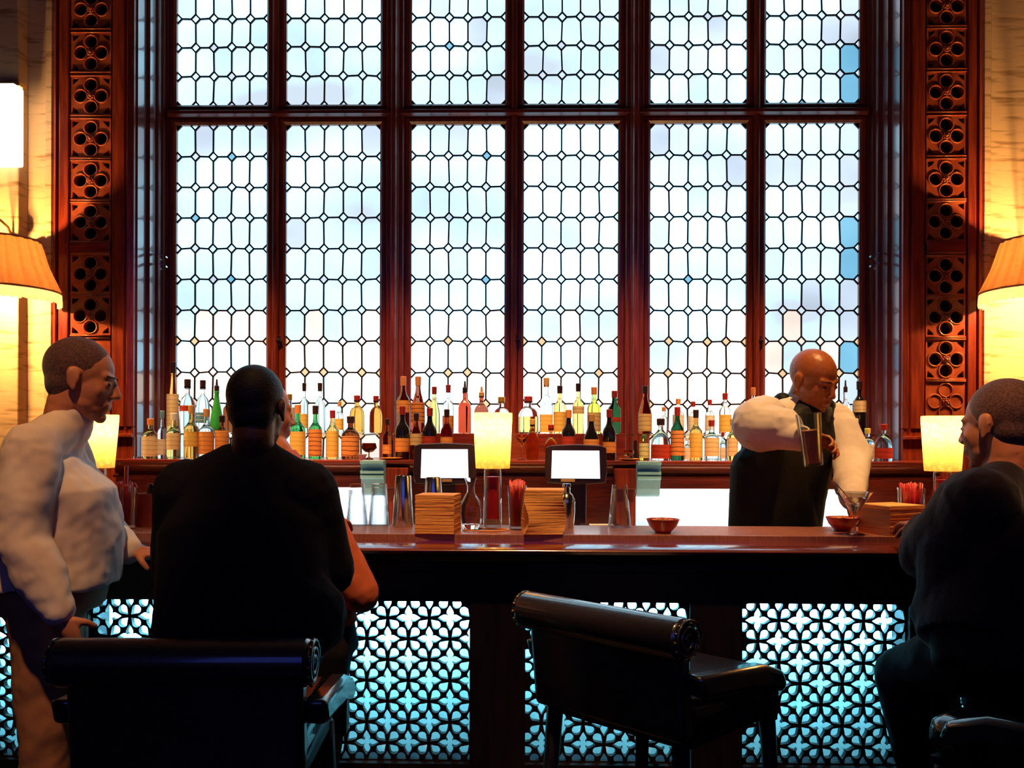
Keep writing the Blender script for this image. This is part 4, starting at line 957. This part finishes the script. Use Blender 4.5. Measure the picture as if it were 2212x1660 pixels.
def limb(bm, pts, seg=20, cap=True):
    """pts: list of (Vector, radius). round-ended tapering tube following the points"""
    for i in range(len(pts) - 1):
        (a, ra), (b, rb) = pts[i], pts[i + 1]
        a, b = V(a), V(b); d = b - a; L_ = d.length
        if L_ < 1e-5: continue
        d.normalize(); u = d.cross(V((0, 0, 1))); u = (u if u.length > .1 else d.cross(V((1, 0, 0)))).normalized(); v = d.cross(u)
        rings = []
        for k in range(2):
            p, r = (a, ra) if k == 0 else (b, rb)
            rings.append([bm.verts.new(p + (u * math.cos(2 * PI * q / seg) + v * math.sin(2 * PI * q / seg)) * r) for q in range(seg)])
        for q in range(seg): bm.faces.new([rings[0][q], rings[0][(q + 1) % seg], rings[1][(q + 1) % seg], rings[1][q]])
        bm.faces.new(rings[0][::-1]); bm.faces.new(rings[1])
    for p, r in pts: ell(bm, V(p), I3, (r, r, r), 2)
def loft(bm, st, side, seg=28):
    """st: (centre, half width, half depth); closed elliptical trunk"""
    side = V(side).normalized(); rings = []
    n = len(st)
    for i, (c, rx, ry) in enumerate(st):
        c = V(c); d = (V(st[min(i + 1, n - 1)][0]) - V(st[max(i - 1, 0)][0])).normalized()
        s = (side - d * side.dot(d)).normalized(); f = d.cross(s).normalized()
        ring = []
        for q in range(seg):
            a_ = 2 * PI * q / seg; ca, sa = math.cos(a_), math.sin(a_)
            k = (abs(ca) ** 2.5 + abs(sa) ** 2.5) ** (-1 / 2.5)
            ring.append(bm.verts.new(c + s * rx * k * ca + f * ry * k * sa))
        rings.append(ring)
    for i in range(n - 1):
        for q in range(seg): bm.faces.new([rings[i][q], rings[i][(q + 1) % seg], rings[i + 1][(q + 1) % seg], rings[i + 1][q]])
    bm.faces.new(rings[0][::-1]); bm.faces.new(rings[-1])
class Head:
    def __init__(s, c, Fd, Ud, sc=1.0):
        s.c = V(c); s.F = V(Fd).normalized(); s.R = s.F.cross(V(Ud)).normalized(); s.U = s.R.cross(s.F).normalized(); s.k = sc
    def p(s, r, f, u): return s.c + (s.R * r + s.F * f + s.U * u) * s.k
    def e(s, bm, r, f, u, a, b, c, sub=3): ell(bm, s.p(r, f, u), (s.R, s.F, s.U), (a * s.k, b * s.k, c * s.k), sub)
    def cap(s, bm, a, ra, b, rb): limb(bm, [(s.p(*a), ra * s.k), (s.p(*b), rb * s.k)], 12)
    def skull(s, bm, base, rn=.058):
        s.e(bm, 0, -.014, .030, .076, .096, .087); s.e(bm, 0, .030, -.022, .063, .064, .080); s.e(bm, 0, .036, -.072, .050, .050, .040)
        s.e(bm, 0, .074, -.096, .021, .018, .018)
        s.cap(bm, (0, .086, .014), .0085, (0, .106, -.024), .0120); s.e(bm, .012, .098, -.030, .009, .010, .008, 2); s.e(bm, -.012, .098, -.030, .009, .010, .008, 2)
        s.cap(bm, (-.038, .068, .024), .012, (-.008, .082, .020), .010); s.cap(bm, (.038, .068, .024), .012, (.008, .082, .020), .010)
        for q in (-1, 1):
            s.e(bm, q * .038, .058, -.022, .021, .020, .024); s.e(bm, q * .040, .025, -.064, .018, .034, .024)
            s.e(bm, q * .079, -.006, -.004, .007, .019, .031); s.e(bm, q * .083, -.016, .006, .006, .010, .020); s.e(bm, q * .078, .0, -.03, .007, .010, .010)
            s.e(bm, q * .031, .078, .002, .014, .010, .009, 2)
        s.cap(bm, (-.020, .088, -.055), .0065, (.020, .088, -.055), .0065); s.cap(bm, (-.016, .087, -.066), .0075, (.016, .087, -.066), .0075)
        s.e(bm, 0, .078, -.058, .032, .018, .022)
        limb(bm, [(s.p(0, -.018, -.035), rn), (s.p(0, -.022, -.085), rn), (V(base), rn * 1.12)])
    def hair(s, bm, full=1.0):
        s.e(bm, 0, -.022, .036, .081 * full, .099 * full, .091 * full)
        s.e(bm, 0, -.040, -.014, .071 * full, .060, .064); s.e(bm, 0, -.036, -.05, .056, .040, .045)
    def eyes(s, parent):
        for q in (-1, 1):
            bm = bmesh.new(); s.e(bm, q * .031, .0800, .003, .011, .008, .0055, 2); obj('eye', bm, EYEM, parent, True)
            bm = bmesh.new(); s.cap(bm, (q * .046, .0755, .024), .0020, (q * .015, .0900, .026), .0030); obj('eyebrow', bm, HAIRD, parent, True)
EYEM = mat('eye', (.05, .03, .02), .15); HAIRD = mat('black hair', (.016, .010, .014), .55, scale=90, bump=.5, stretch=(1, 1, 4))
def hand(bm, wr, D, N, side, curl=.5, sc=1.0, thumb=.8):
    """wr wrist, D pointing to the fingers, N palm normal (the way fingers curl), side +1/-1 thumb side"""
    D = V(D).normalized(); N = V(N); N = (N - D * N.dot(D)).normalized(); T = D.cross(N).normalized() * side
    c = V(wr) + D * .048 * sc
    ell(bm, c, (T, D, N), (.040 * sc, .052 * sc, .015 * sc)); ell(bm, c + T * .018 * sc - D * .012 * sc + N * .006, (T, D, N), (.020 * sc, .030 * sc, .014 * sc))
    limb(bm, [(V(wr) - D * .02, .025 * sc), (c, .020 * sc)], 12)
    for i, (o_, L_) in enumerate(((.030, .070), (.011, .080), (-.009, .074), (-.028, .058))):
        p = c + T * o_ * sc + D * (.042 - abs(o_ - .01) * .25) * sc; a_ = curl * (.55 + .12 * i); pts = [(p, .0088 * sc)]
        for s_, r_ in ((.44, .0082), (.32, .0076), (.24, .0068)):
            d = (D * math.cos(a_) + N * math.sin(a_)).normalized(); p = p + d * L_ * s_ * sc; pts.append((p, r_ * sc)); a_ += curl * .85
        limb(bm, pts, 10)
    p = c + T * .030 * sc - D * .022 * sc + N * .004; d = (T * .75 + D * .55 + N * thumb * .6).normalized()
    pts = [(p, .012 * sc), (p + d * .030 * sc, .0105 * sc)]; d2 = (T * .25 + D * .8 + N * thumb).normalized(); pts.append((pts[-1][0] + d2 * .027 * sc, .0085 * sc))
    limb(bm, pts, 10)

SKIN_D = mat('brown skin', (.42, .125, .04), .40, c2=(.34, .09, .03), scale=12, spec=.5)
SKIN_L = mat('light skin', (.60, .22, .11), .5, c2=(.52, .17, .08), scale=12)
SUIT = mat('black suit cloth', (.009, .008, .015), .85, scale=80, bump=.2, spec=.1)
COATM = mat('dark wool coat', (.014, .007, .014), .9, c2=(.010, .005, .010), scale=80, bump=.3, spec=.1, sheen=.15)
SHIRT = mat('white cotton shirt', (.86, .78, .74), .8, c2=(.74, .64, .62), scale=7, bump=.25)
KHAKI = mat('khaki trousers', (.48, .20, .10), .85, scale=30, bump=.2)
RUST = mat('rust red sleeve', (.50, .10, .045), .8, scale=30, bump=.3)
VEST = mat('black waistcoat', (.008, .009, .014), .6, scale=70, bump=.2, spec=.2)
SHOE = mat('black shoe', (.01, .01, .01), .3)
GREYH = mat('short grey brown hair', (.15, .05, .05), .8, c2=(.05, .016, .022), scale=160, bump=.3, stretch=(1, 1, 1), sheen=.3)

def lerp(a, b, t): return V(a) * (1 - t) + V(b) * t
def figure(label, J, skin, top, legm, hairm=None, hairfull=1.0, pad=.020, sleeve_r=(.060, .050, .038), hem=None, body_w=(.165, .150, .175, .180), depth=(.125, .115, .125, .110), collar=None, topname='jacket', voxel=.0065, eyes=True, vest=None, legs=True, sh=.066, fold=.011):
    root = thing('person', label, 'person', (J['hip'][0], J['hip'][1], 0), group=None)
    root_loc = V((J['hip'][0], J['hip'][1], 0))
    parent = root
    side = (V(J['shR']) - V(J['shL'])).normalized()
    hip, chest, nb = V(J['hip']), V(J['chest']), V(J['neck'])
    mid_sh = lerp(J['shR'], J['shL'], .5)
    def trunk(bm, g, lo=-.08, collarw=.062):
        st = [(hip + (hip - chest).normalized() * -lo * -1, body_w[0] * .85 + g, depth[0] * .85 + g), (hip, body_w[0] + g, depth[0] + g), (lerp(hip, chest, .5), body_w[1] + g, depth[1] + g),
              (chest, body_w[2] + g, depth[2] + g), (lerp(chest, mid_sh, .75), body_w[3] + g * .6, depth[3] + g * .5), (lerp(mid_sh, nb, .4), .11 + g * .4, .080 + g * .4), (nb, collarw + g * .2, collarw + g * .2)]
        loft(bm, st, side)
    H = Head(J['head'], J['F'], J['U'], J.get('hs', 1.0))
    # continuous body: head, neck, trunk, arms, hands and legs
    bm = bmesh.new(); H.skull(bm, nb, J.get('rn', .056)); trunk(bm, -.012)
    for s_ in ('R', 'L'):
        shp, el, wr = V(J['sh' + s_]), V(J['el' + s_]), V(J['wr' + s_])
        limb(bm, [(shp, sleeve_r[0] - .012), (lerp(shp, el, .5), sleeve_r[1] - .008), (el, .040), (lerp(el, wr, .3), .040), (wr, .027)])
        if J.get('hand' + s_): hand(bm, wr, *J['hand' + s_])
        if legs:
            limb(bm, [(V(J['hp' + s_]), .085), (lerp(J['hp' + s_], J['kn' + s_], .5), .072), (V(J['kn' + s_]), .055), (lerp(J['kn' + s_], J['an' + s_], .3), .054), (V(J['an' + s_]), .036)])
    body = remesh('body', bm, skin, None, voxel * .75, 5)
    # garment
    bm = bmesh.new(); trunk(bm, pad)
    if collar:
        limb(bm, [(nb + V((0, 0, -.02)), collar[0]), (nb + (V(J['head']) - nb).normalized() * collar[1], collar[0] * .92)])
    for s_ in ('R', 'L'):
        shp, el, wr = V(J['sh' + s_]), V(J['el' + s_]), V(J['wr' + s_])
        limb(bm, [(shp, sh + pad * .5), (lerp(shp, el, .5), sleeve_r[1] + pad * .8), (el, sleeve_r[1] + pad * .55), (lerp(el, wr, .5), sleeve_r[2] + pad * .9), (lerp(el, wr, .93), sleeve_r[2] + pad * .3)])
        limb(bm, [(lerp(shp, nb, .75), .055 + pad * .3), (shp, sh * .9)])
    for q in J.get('extra', []): limb(bm, q)
    g_ = remesh(topname, bm, top, None, voxel, 5, fold)
    kids = [body, g_]
    if vest:
        bm = bmesh.new(); trunk(bm, pad + .014)
        for q in vest[1]: limb(bm, q)
        kids.append(remesh('waistcoat', bm, vest[0], None, voxel, 4))
    if legs:
        bm = bmesh.new()
        loft(bm, [(hip + (hip - chest).normalized() * .07, body_w[0] * .9 + .01, depth[0] * .9), (lerp(hip, chest, .12), body_w[0] + .012, depth[0] + .008)], side)
        for s_ in ('R', 'L'):
            limb(bm, [(V(J['hp' + s_]), .100), (lerp(J['hp' + s_], J['kn' + s_], .5), .088), (V(J['kn' + s_]), .070), (lerp(J['kn' + s_], J['an' + s_], .5), .064), (V(J['an' + s_]), .056)])
        kids.append(remesh('trousers', bm, legm, None, voxel * 1.3, 4, .018))
        for s_ in ('R', 'L'):
            an = V(J['an' + s_]); tf = V(J['toe']).normalized(); bm = bmesh.new()
            ell(bm, an + V((0, 0, -.035)) + tf * .06, (tf.cross(V((0, 0, 1))), tf, V((0, 0, 1))), (.046, .14, .042)); ell(bm, an + V((0, 0, -.02)), I3, (.045, .045, .045))
            kids.append(remesh('shoe', bm, SHOE, None, .009, 2))
    if hairm:
        bm = bmesh.new(); H.hair(bm, hairfull); kids.append(remesh('hair', bm, hairm, None, .005, 14))
    for k_ in kids:
        k_.parent = root; k_.matrix_parent_inverse = Matrix.Translation(-root_loc)
    if eyes:
        e_ = bpy.data.objects.new('x', None)
        before = set(COL.objects)
        H.eyes(None)
        for o_ in set(COL.objects) - before: o_.parent = root; o_.matrix_parent_inverse = Matrix.Translation(-root_loc)
    return root, H, g_
def PT(px, py, Y, dz=0): p = P(px, py, Y); return V((p.x, p.y, p.z + dz))

# A: standing man at the left, white shirt, facing right and a little away
hd = PT(178, 822, 2.70)
J = dict(head=hd, F=(.93, .20, -.22), U=(.12, .1, 1), neck=PT(140, 925, 2.70), shR=PT(66, 978, 2.52), shL=PT(128, 965, 2.88), chest=PT(112, 1062, 2.70), hip=PT(114, 1262, 2.70),
         elR=PT(48, 1170, 2.46), wrR=PT(130, 1330, 2.44), elL=PT(190, 1130, 2.93), wrL=PT(285, 1192, 2.86), handR=((.35, .05, -.95), (.2, 1, 0), 1, .5), handL=((.9, .2, -.1), (0, .1, -1), -1, .5),
         hpR=PT(100, 1300, 2.60), hpL=PT(112, 1300, 2.80), knR=V((PT(110, 1300, 2.60).x, 2.58, .50)), knL=V((PT(130, 1300, 2.8).x, 2.80, .50)), anR=V((PT(95, 1300, 2.6).x, 2.58, .08)), anL=V((PT(120, 1300, 2.8).x, 2.80, .08)), toe=(1, .15, 0), rn=.058)
figure('standing man in a loose pale shirt and khaki trousers, facing right at the left edge', J, SKIN_L, mat('pale loose shirt', (.92, .76, .68), .8, c2=(.80, .60, .52), scale=5, bump=.3), KHAKI, GREYH, .985, pad=.032, body_w=(.175, .17, .18, .17), depth=(.155, .160, .145, .085), topname='shirt', collar=(.070, .050), sh=.066, fold=.024)

# B: seated man in a black suit seen from behind
BYY = 2.38
hd = PT(556, 884, BYY)
J = dict(head=hd, F=(.10, .98, -.16), U=(0, .14, 1), hs=.90, rn=.052, neck=PT(547, 990, BYY), shR=PT(660, 1062, BYY - .01), shL=PT(402, 1062, BYY - .01), chest=PT(530, 1150, BYY - .02), hip=PT(530, 1395, BYY - .12),
         elR=PT(712, 1235, BYY + .02), wrR=PT(610, 1195, BYY + .22), elL=PT(382, 1240, BYY + .02), wrL=PT(450, 1138, BYY + .44), handR=((-.3, .9, 0), (0, 0, -1), -1, .5), handL=((.3, .9, 0), (0, 0, -1), 1, .5),
         hpR=PT(590, 1400, BYY - .05), hpL=PT(465, 1400, BYY - .05), knR=V((-.80, 2.72, .84)), knL=V((-1.0, 2.72, .84)), anR=V((-.80, 2.68, .38)), anL=V((-1.0, 2.68, .38)), toe=(0, 1, 0),
         extra=[[(PT(440, 1330, BYY - .12), .115), (PT(650, 1330, BYY - .12), .115)], [(PT(540, 1008, BYY), .066), (PT(425, 1080, BYY), .084)], [(PT(556, 1008, BYY), .066), (PT(645, 1084, BYY), .084)]])
figure('seated man in a black suit seen from behind at the bar', J, mat('silhouette-darkened skin', (.15, .055, .028), .45, scale=12), SUIT, SUIT, HAIRD, .975, pad=.030, body_w=(.19, .185, .185, .15), depth=(.14, .13, .13, .10), collar=(.058, .055), eyes=False, topname='suit_jacket', sh=.070)  # skin colour darkened so head and neck read as a backlit silhouette

# C: companion beyond, mostly hidden behind the black suit
CY = 2.79
hd = PT(572, 892, CY)
J = dict(head=hd, F=(.75, .62, -.1), U=(0, 0, 1), hs=.88, rn=.055, neck=PT(590, 985, CY), shR=PT(668, 1085, CY - .06), shL=PT(570, 1062, CY + .10), chest=PT(622, 1130, CY), hip=PT(690, 1370, CY),
         elR=PT(778, 1285, CY - .06), wrR=PT(700, 1135, CY + .07), elL=PT(600, 1190, CY + .1), wrL=PT(640, 1138, CY + .11), handR=((.3, .9, .1), (0, 0, -1), 1, .5), handL=((.3, .9, 0), (0, 0, -1), -1, .5),
         hpR=PT(690, 1400, CY - .04), hpL=PT(655, 1400, CY + .05), knR=V((P(690, 1400, CY).x, CY - .04, .46)), knL=V((P(650, 1400, CY).x, CY + .04, .46)), anR=V((P(690, 1400, CY).x, CY - .06, .08)), anL=V((P(645, 1400, CY).x, CY + .03, .08)), toe=(.7, .5, 0))
figure('person in rust red mostly hidden behind the black-suited man, elbow showing', J, SKIN_L, RUST, SUIT, HAIRD, .97, pad=.014, body_w=(.11, .11, .12, .11), depth=(.10, .10, .11, .09), eyes=False, topname='blouse', sleeve_r=(.055, .052, .040))

# D: bartender
DY = 3.82
hd = PT(1757, 822, DY)
J = dict(head=hd, F=(.50, -.72, -.40), U=(.10, -.24, .95), hs=1.08, rn=.060, neck=PT(1722, 880, DY + .06), shR=PT(1676, 900, DY - .02), shL=PT(1808, 908, DY + .08), chest=PT(1700, 985, DY + .05), hip=PT(1672, 1150, DY + .06),
         elR=PT(1632, 930, DY - .22), wrR=PT(1738, 948, DY - .36), elL=PT(1848, 985, DY - .02), wrL=PT(1838, 1082, DY - .30), handR=((.92, -.25, -.15), (.1, -.6, -.6), 1, .9), handL=((.05, -.45, -.85), (-.5, .5, -.2), 1, .6),
         hpR=PT(1640, 1180, DY + .05), hpL=PT(1712, 1180, DY + .05), knR=V((PT(1640, 1180, DY).x, DY + .02, .5)), knL=V((PT(1715, 1180, DY).x, DY + .02, .5)), anR=V((PT(1640, 1180, DY).x, DY + .05, .08)), anL=V((PT(1715, 1180, DY).x, DY + .05, .08)), toe=(.2, -1, 0),
         extra=[[(PT(1652, 905, DY - .10), .098), (PT(1636, 918, DY - .20), .104)], [(PT(1690, 925, DY - .28), .080), (PT(1640, 925, DY - .22), .095)], [(PT(1815, 925, DY + .04), .072), (PT(1838, 990, DY - .04), .072), (PT(1838, 1050, DY - .18), .066)]])
vestex = [[(PT(1690, 868, DY + .04), .040), (PT(1672, 905, DY + .05), .055)], [(PT(1786, 880, DY + .06), .040), (PT(1775, 950, DY + .03), .06)], [(PT(1625, 1010, DY + .02), .09), (PT(1612, 1150, DY + .02), .075)], [(PT(1700, 1020, DY + .0), .10), (PT(1722, 1150, DY + .02), .09)]]
figure('bald bartender in white shirt and black waistcoat leaning over a cocktail', J, SKIN_D, SHIRT, SUIT, None, pad=.016, body_w=(.16, .155, .165, .16), depth=(.12, .115, .12, .11), topname='shirt', vest=(VEST, vestex), sleeve_r=(.060, .056, .044), collar=(.066, .03), voxel=.0055)
# his mixing glass
c = PT(1757, 1006, DY - .42); root = thing('mixing_glass', 'tall glass of amber cocktail held in the bartender\'s hand', 'mixing glass', c)
root.rotation_euler = (.05, -.12, 0)
LATHE('glass_body', [(0, 0), (.034, 0), (.046, .19), (.043, .19), (.031, .008), (0, .008)], THIN, root, 28); LATHE('drink', [(0, .010), (.0305, .010), (.038, .13), (0, .13)], mat('amber cocktail', (1.0, .42, .18), .15, coat=.5), root, 28)
# E: man in a dark coat at the right
EY = 2.45
hd = PT(2158, 921, EY)
J = dict(head=hd, F=(-.56, .82, -.14), U=(0, .08, 1), hs=.98, rn=.060, neck=PT(2180, 1030, EY - .02), shR=PT(2285, 1080, EY + .12), shL=PT(2120, 1098, EY - .14), chest=PT(2190, 1180, EY - .04), hip=PT(2160, 1420, EY - .14),
         elL=PT(2000, 1200, EY + .02), wrL=PT(1998, 1138, EY + .44), elR=PT(2230, 1240, EY + .3), wrR=PT(2130, 1132, EY + .50), handL=((-.1, .95, 0), (0, 0, -1), 1, .5), handR=((-.6, .7, 0), (0, 0, -1), -1, .5),
         hpL=PT(2110, 1420, EY - .08), hpR=PT(2230, 1410, EY), knL=PT(1942, 1455, EY + .20), knR=PT(2120, 1440, EY + .36), anL=PT(2020, 1790, EY + .12), anR=PT(2170, 1790, EY + .3), toe=(-.6, .8, 0),
         extra=[[(PT(2085, 1330, EY - .10), .13), (PT(2240, 1350, EY - .10), .13)], [(PT(2110, 1100, EY - .10), .105), (PT(2035, 1180, EY - .02), .088)], [(PT(2090, 1180, EY - .08), .12), (PT(2090, 1300, EY - .10), .12)]])
figure('grey-haired man in a dark coat facing left at the right edge', J, SKIN_L, COATM, SUIT, GREYH, .99, pad=.032, body_w=(.185, .18, .185, .17), depth=(.14, .14, .14, .12), collar=(.062, .025), topname='coat', sh=.085)

# ------------------------------------------------------------------ room light
W = bpy.data.worlds.new('world'); SC.world = W; W.use_nodes = True
W.node_tree.nodes['Background'].inputs[0].default_value = (.01, .015, .05, 1); W.node_tree.nodes['Background'].inputs[1].default_value = .3
# added unseen warm spots that brighten bottles, people, stool and napkins
SPOTS = [('lower shelf bottles at the left', -1.9, 3.4, 230, 24, (-1.55, 4.82, 1.32)), ('bottles left of the middle', -.7, 3.4, 230, 24, (-.55, 4.82, 1.32)),
         ('bottles right of the middle', .5, 3.4, 230, 24, (.45, 4.82, 1.32)), ('lower shelf bottles at the right', 1.6, 3.4, 230, 24, (1.4, 4.82, 1.32)),
         ('bartender', 1.35, 2.7, 150, 24, (1.2, 3.7, 1.4)), ('standing man', -1.0, .5, 90, 15, (-1.28, 2.6, 1.15)), ('dark-coated man', .3, .9, 135, 7, (1.22, 2.42, 1.46)),
         ('empty bar stool', -.2, 1.0, 70, 11, (.14, 2.48, .98)), ('rust-sleeved elbow', .6, 1.6, 30, 8, (-.47, 2.76, .98)), ('napkin stacks', 0, 1.2, 150, 26, (-.05, 3.16, 1.15))]
for i, (wh, x, y, pw, cone, aim) in enumerate(SPOTS):
    r = thing('fill_spot', 'added unseen spotlight aimed at the ' + wh, 'ceiling light', (x, y, CEIL - .03), group='added unseen spots')
    LATHE('housing', [(.05, 0), (.065, 0), (.065, .03), (.05, .03), (.05, 0)], BRASS, r, 24, closed=False)
    l = bpy.data.lights.new('spot_light', 'SPOT'); l.energy = pw * 6; l.color = WARM; l.spot_size = math.radians(cone); l.spot_blend = .6; l.shadow_soft_size = .06
    o = bpy.data.objects.new('spot_light', l); COL.objects.link(o); o.parent = r; o.location = (0, 0, -.02)
    tgt = V(aim) - V((x, y, CEIL)); o.rotation_euler = tgt.to_track_quat('-Z', 'Y').to_euler()

vs = SC.view_settings; vs.view_transform = 'Standard'; vs.look = 'None'; vs.exposure = 0.0; vs.gamma = 1.0; vs.use_curve_mapping = False
SC.cycles.max_bounces = 8; SC.cycles.transmission_bounces = 7; SC.cycles.transparent_max_bounces = 6; SC.cycles.glossy_bounces = 3; SC.cycles.diffuse_bounces = 3
SC.cycles.caustics_refractive = False; SC.cycles.caustics_reflective = False; SC.cycles.sample_clamp_indirect = 4
SC.cycles.use_denoising = True
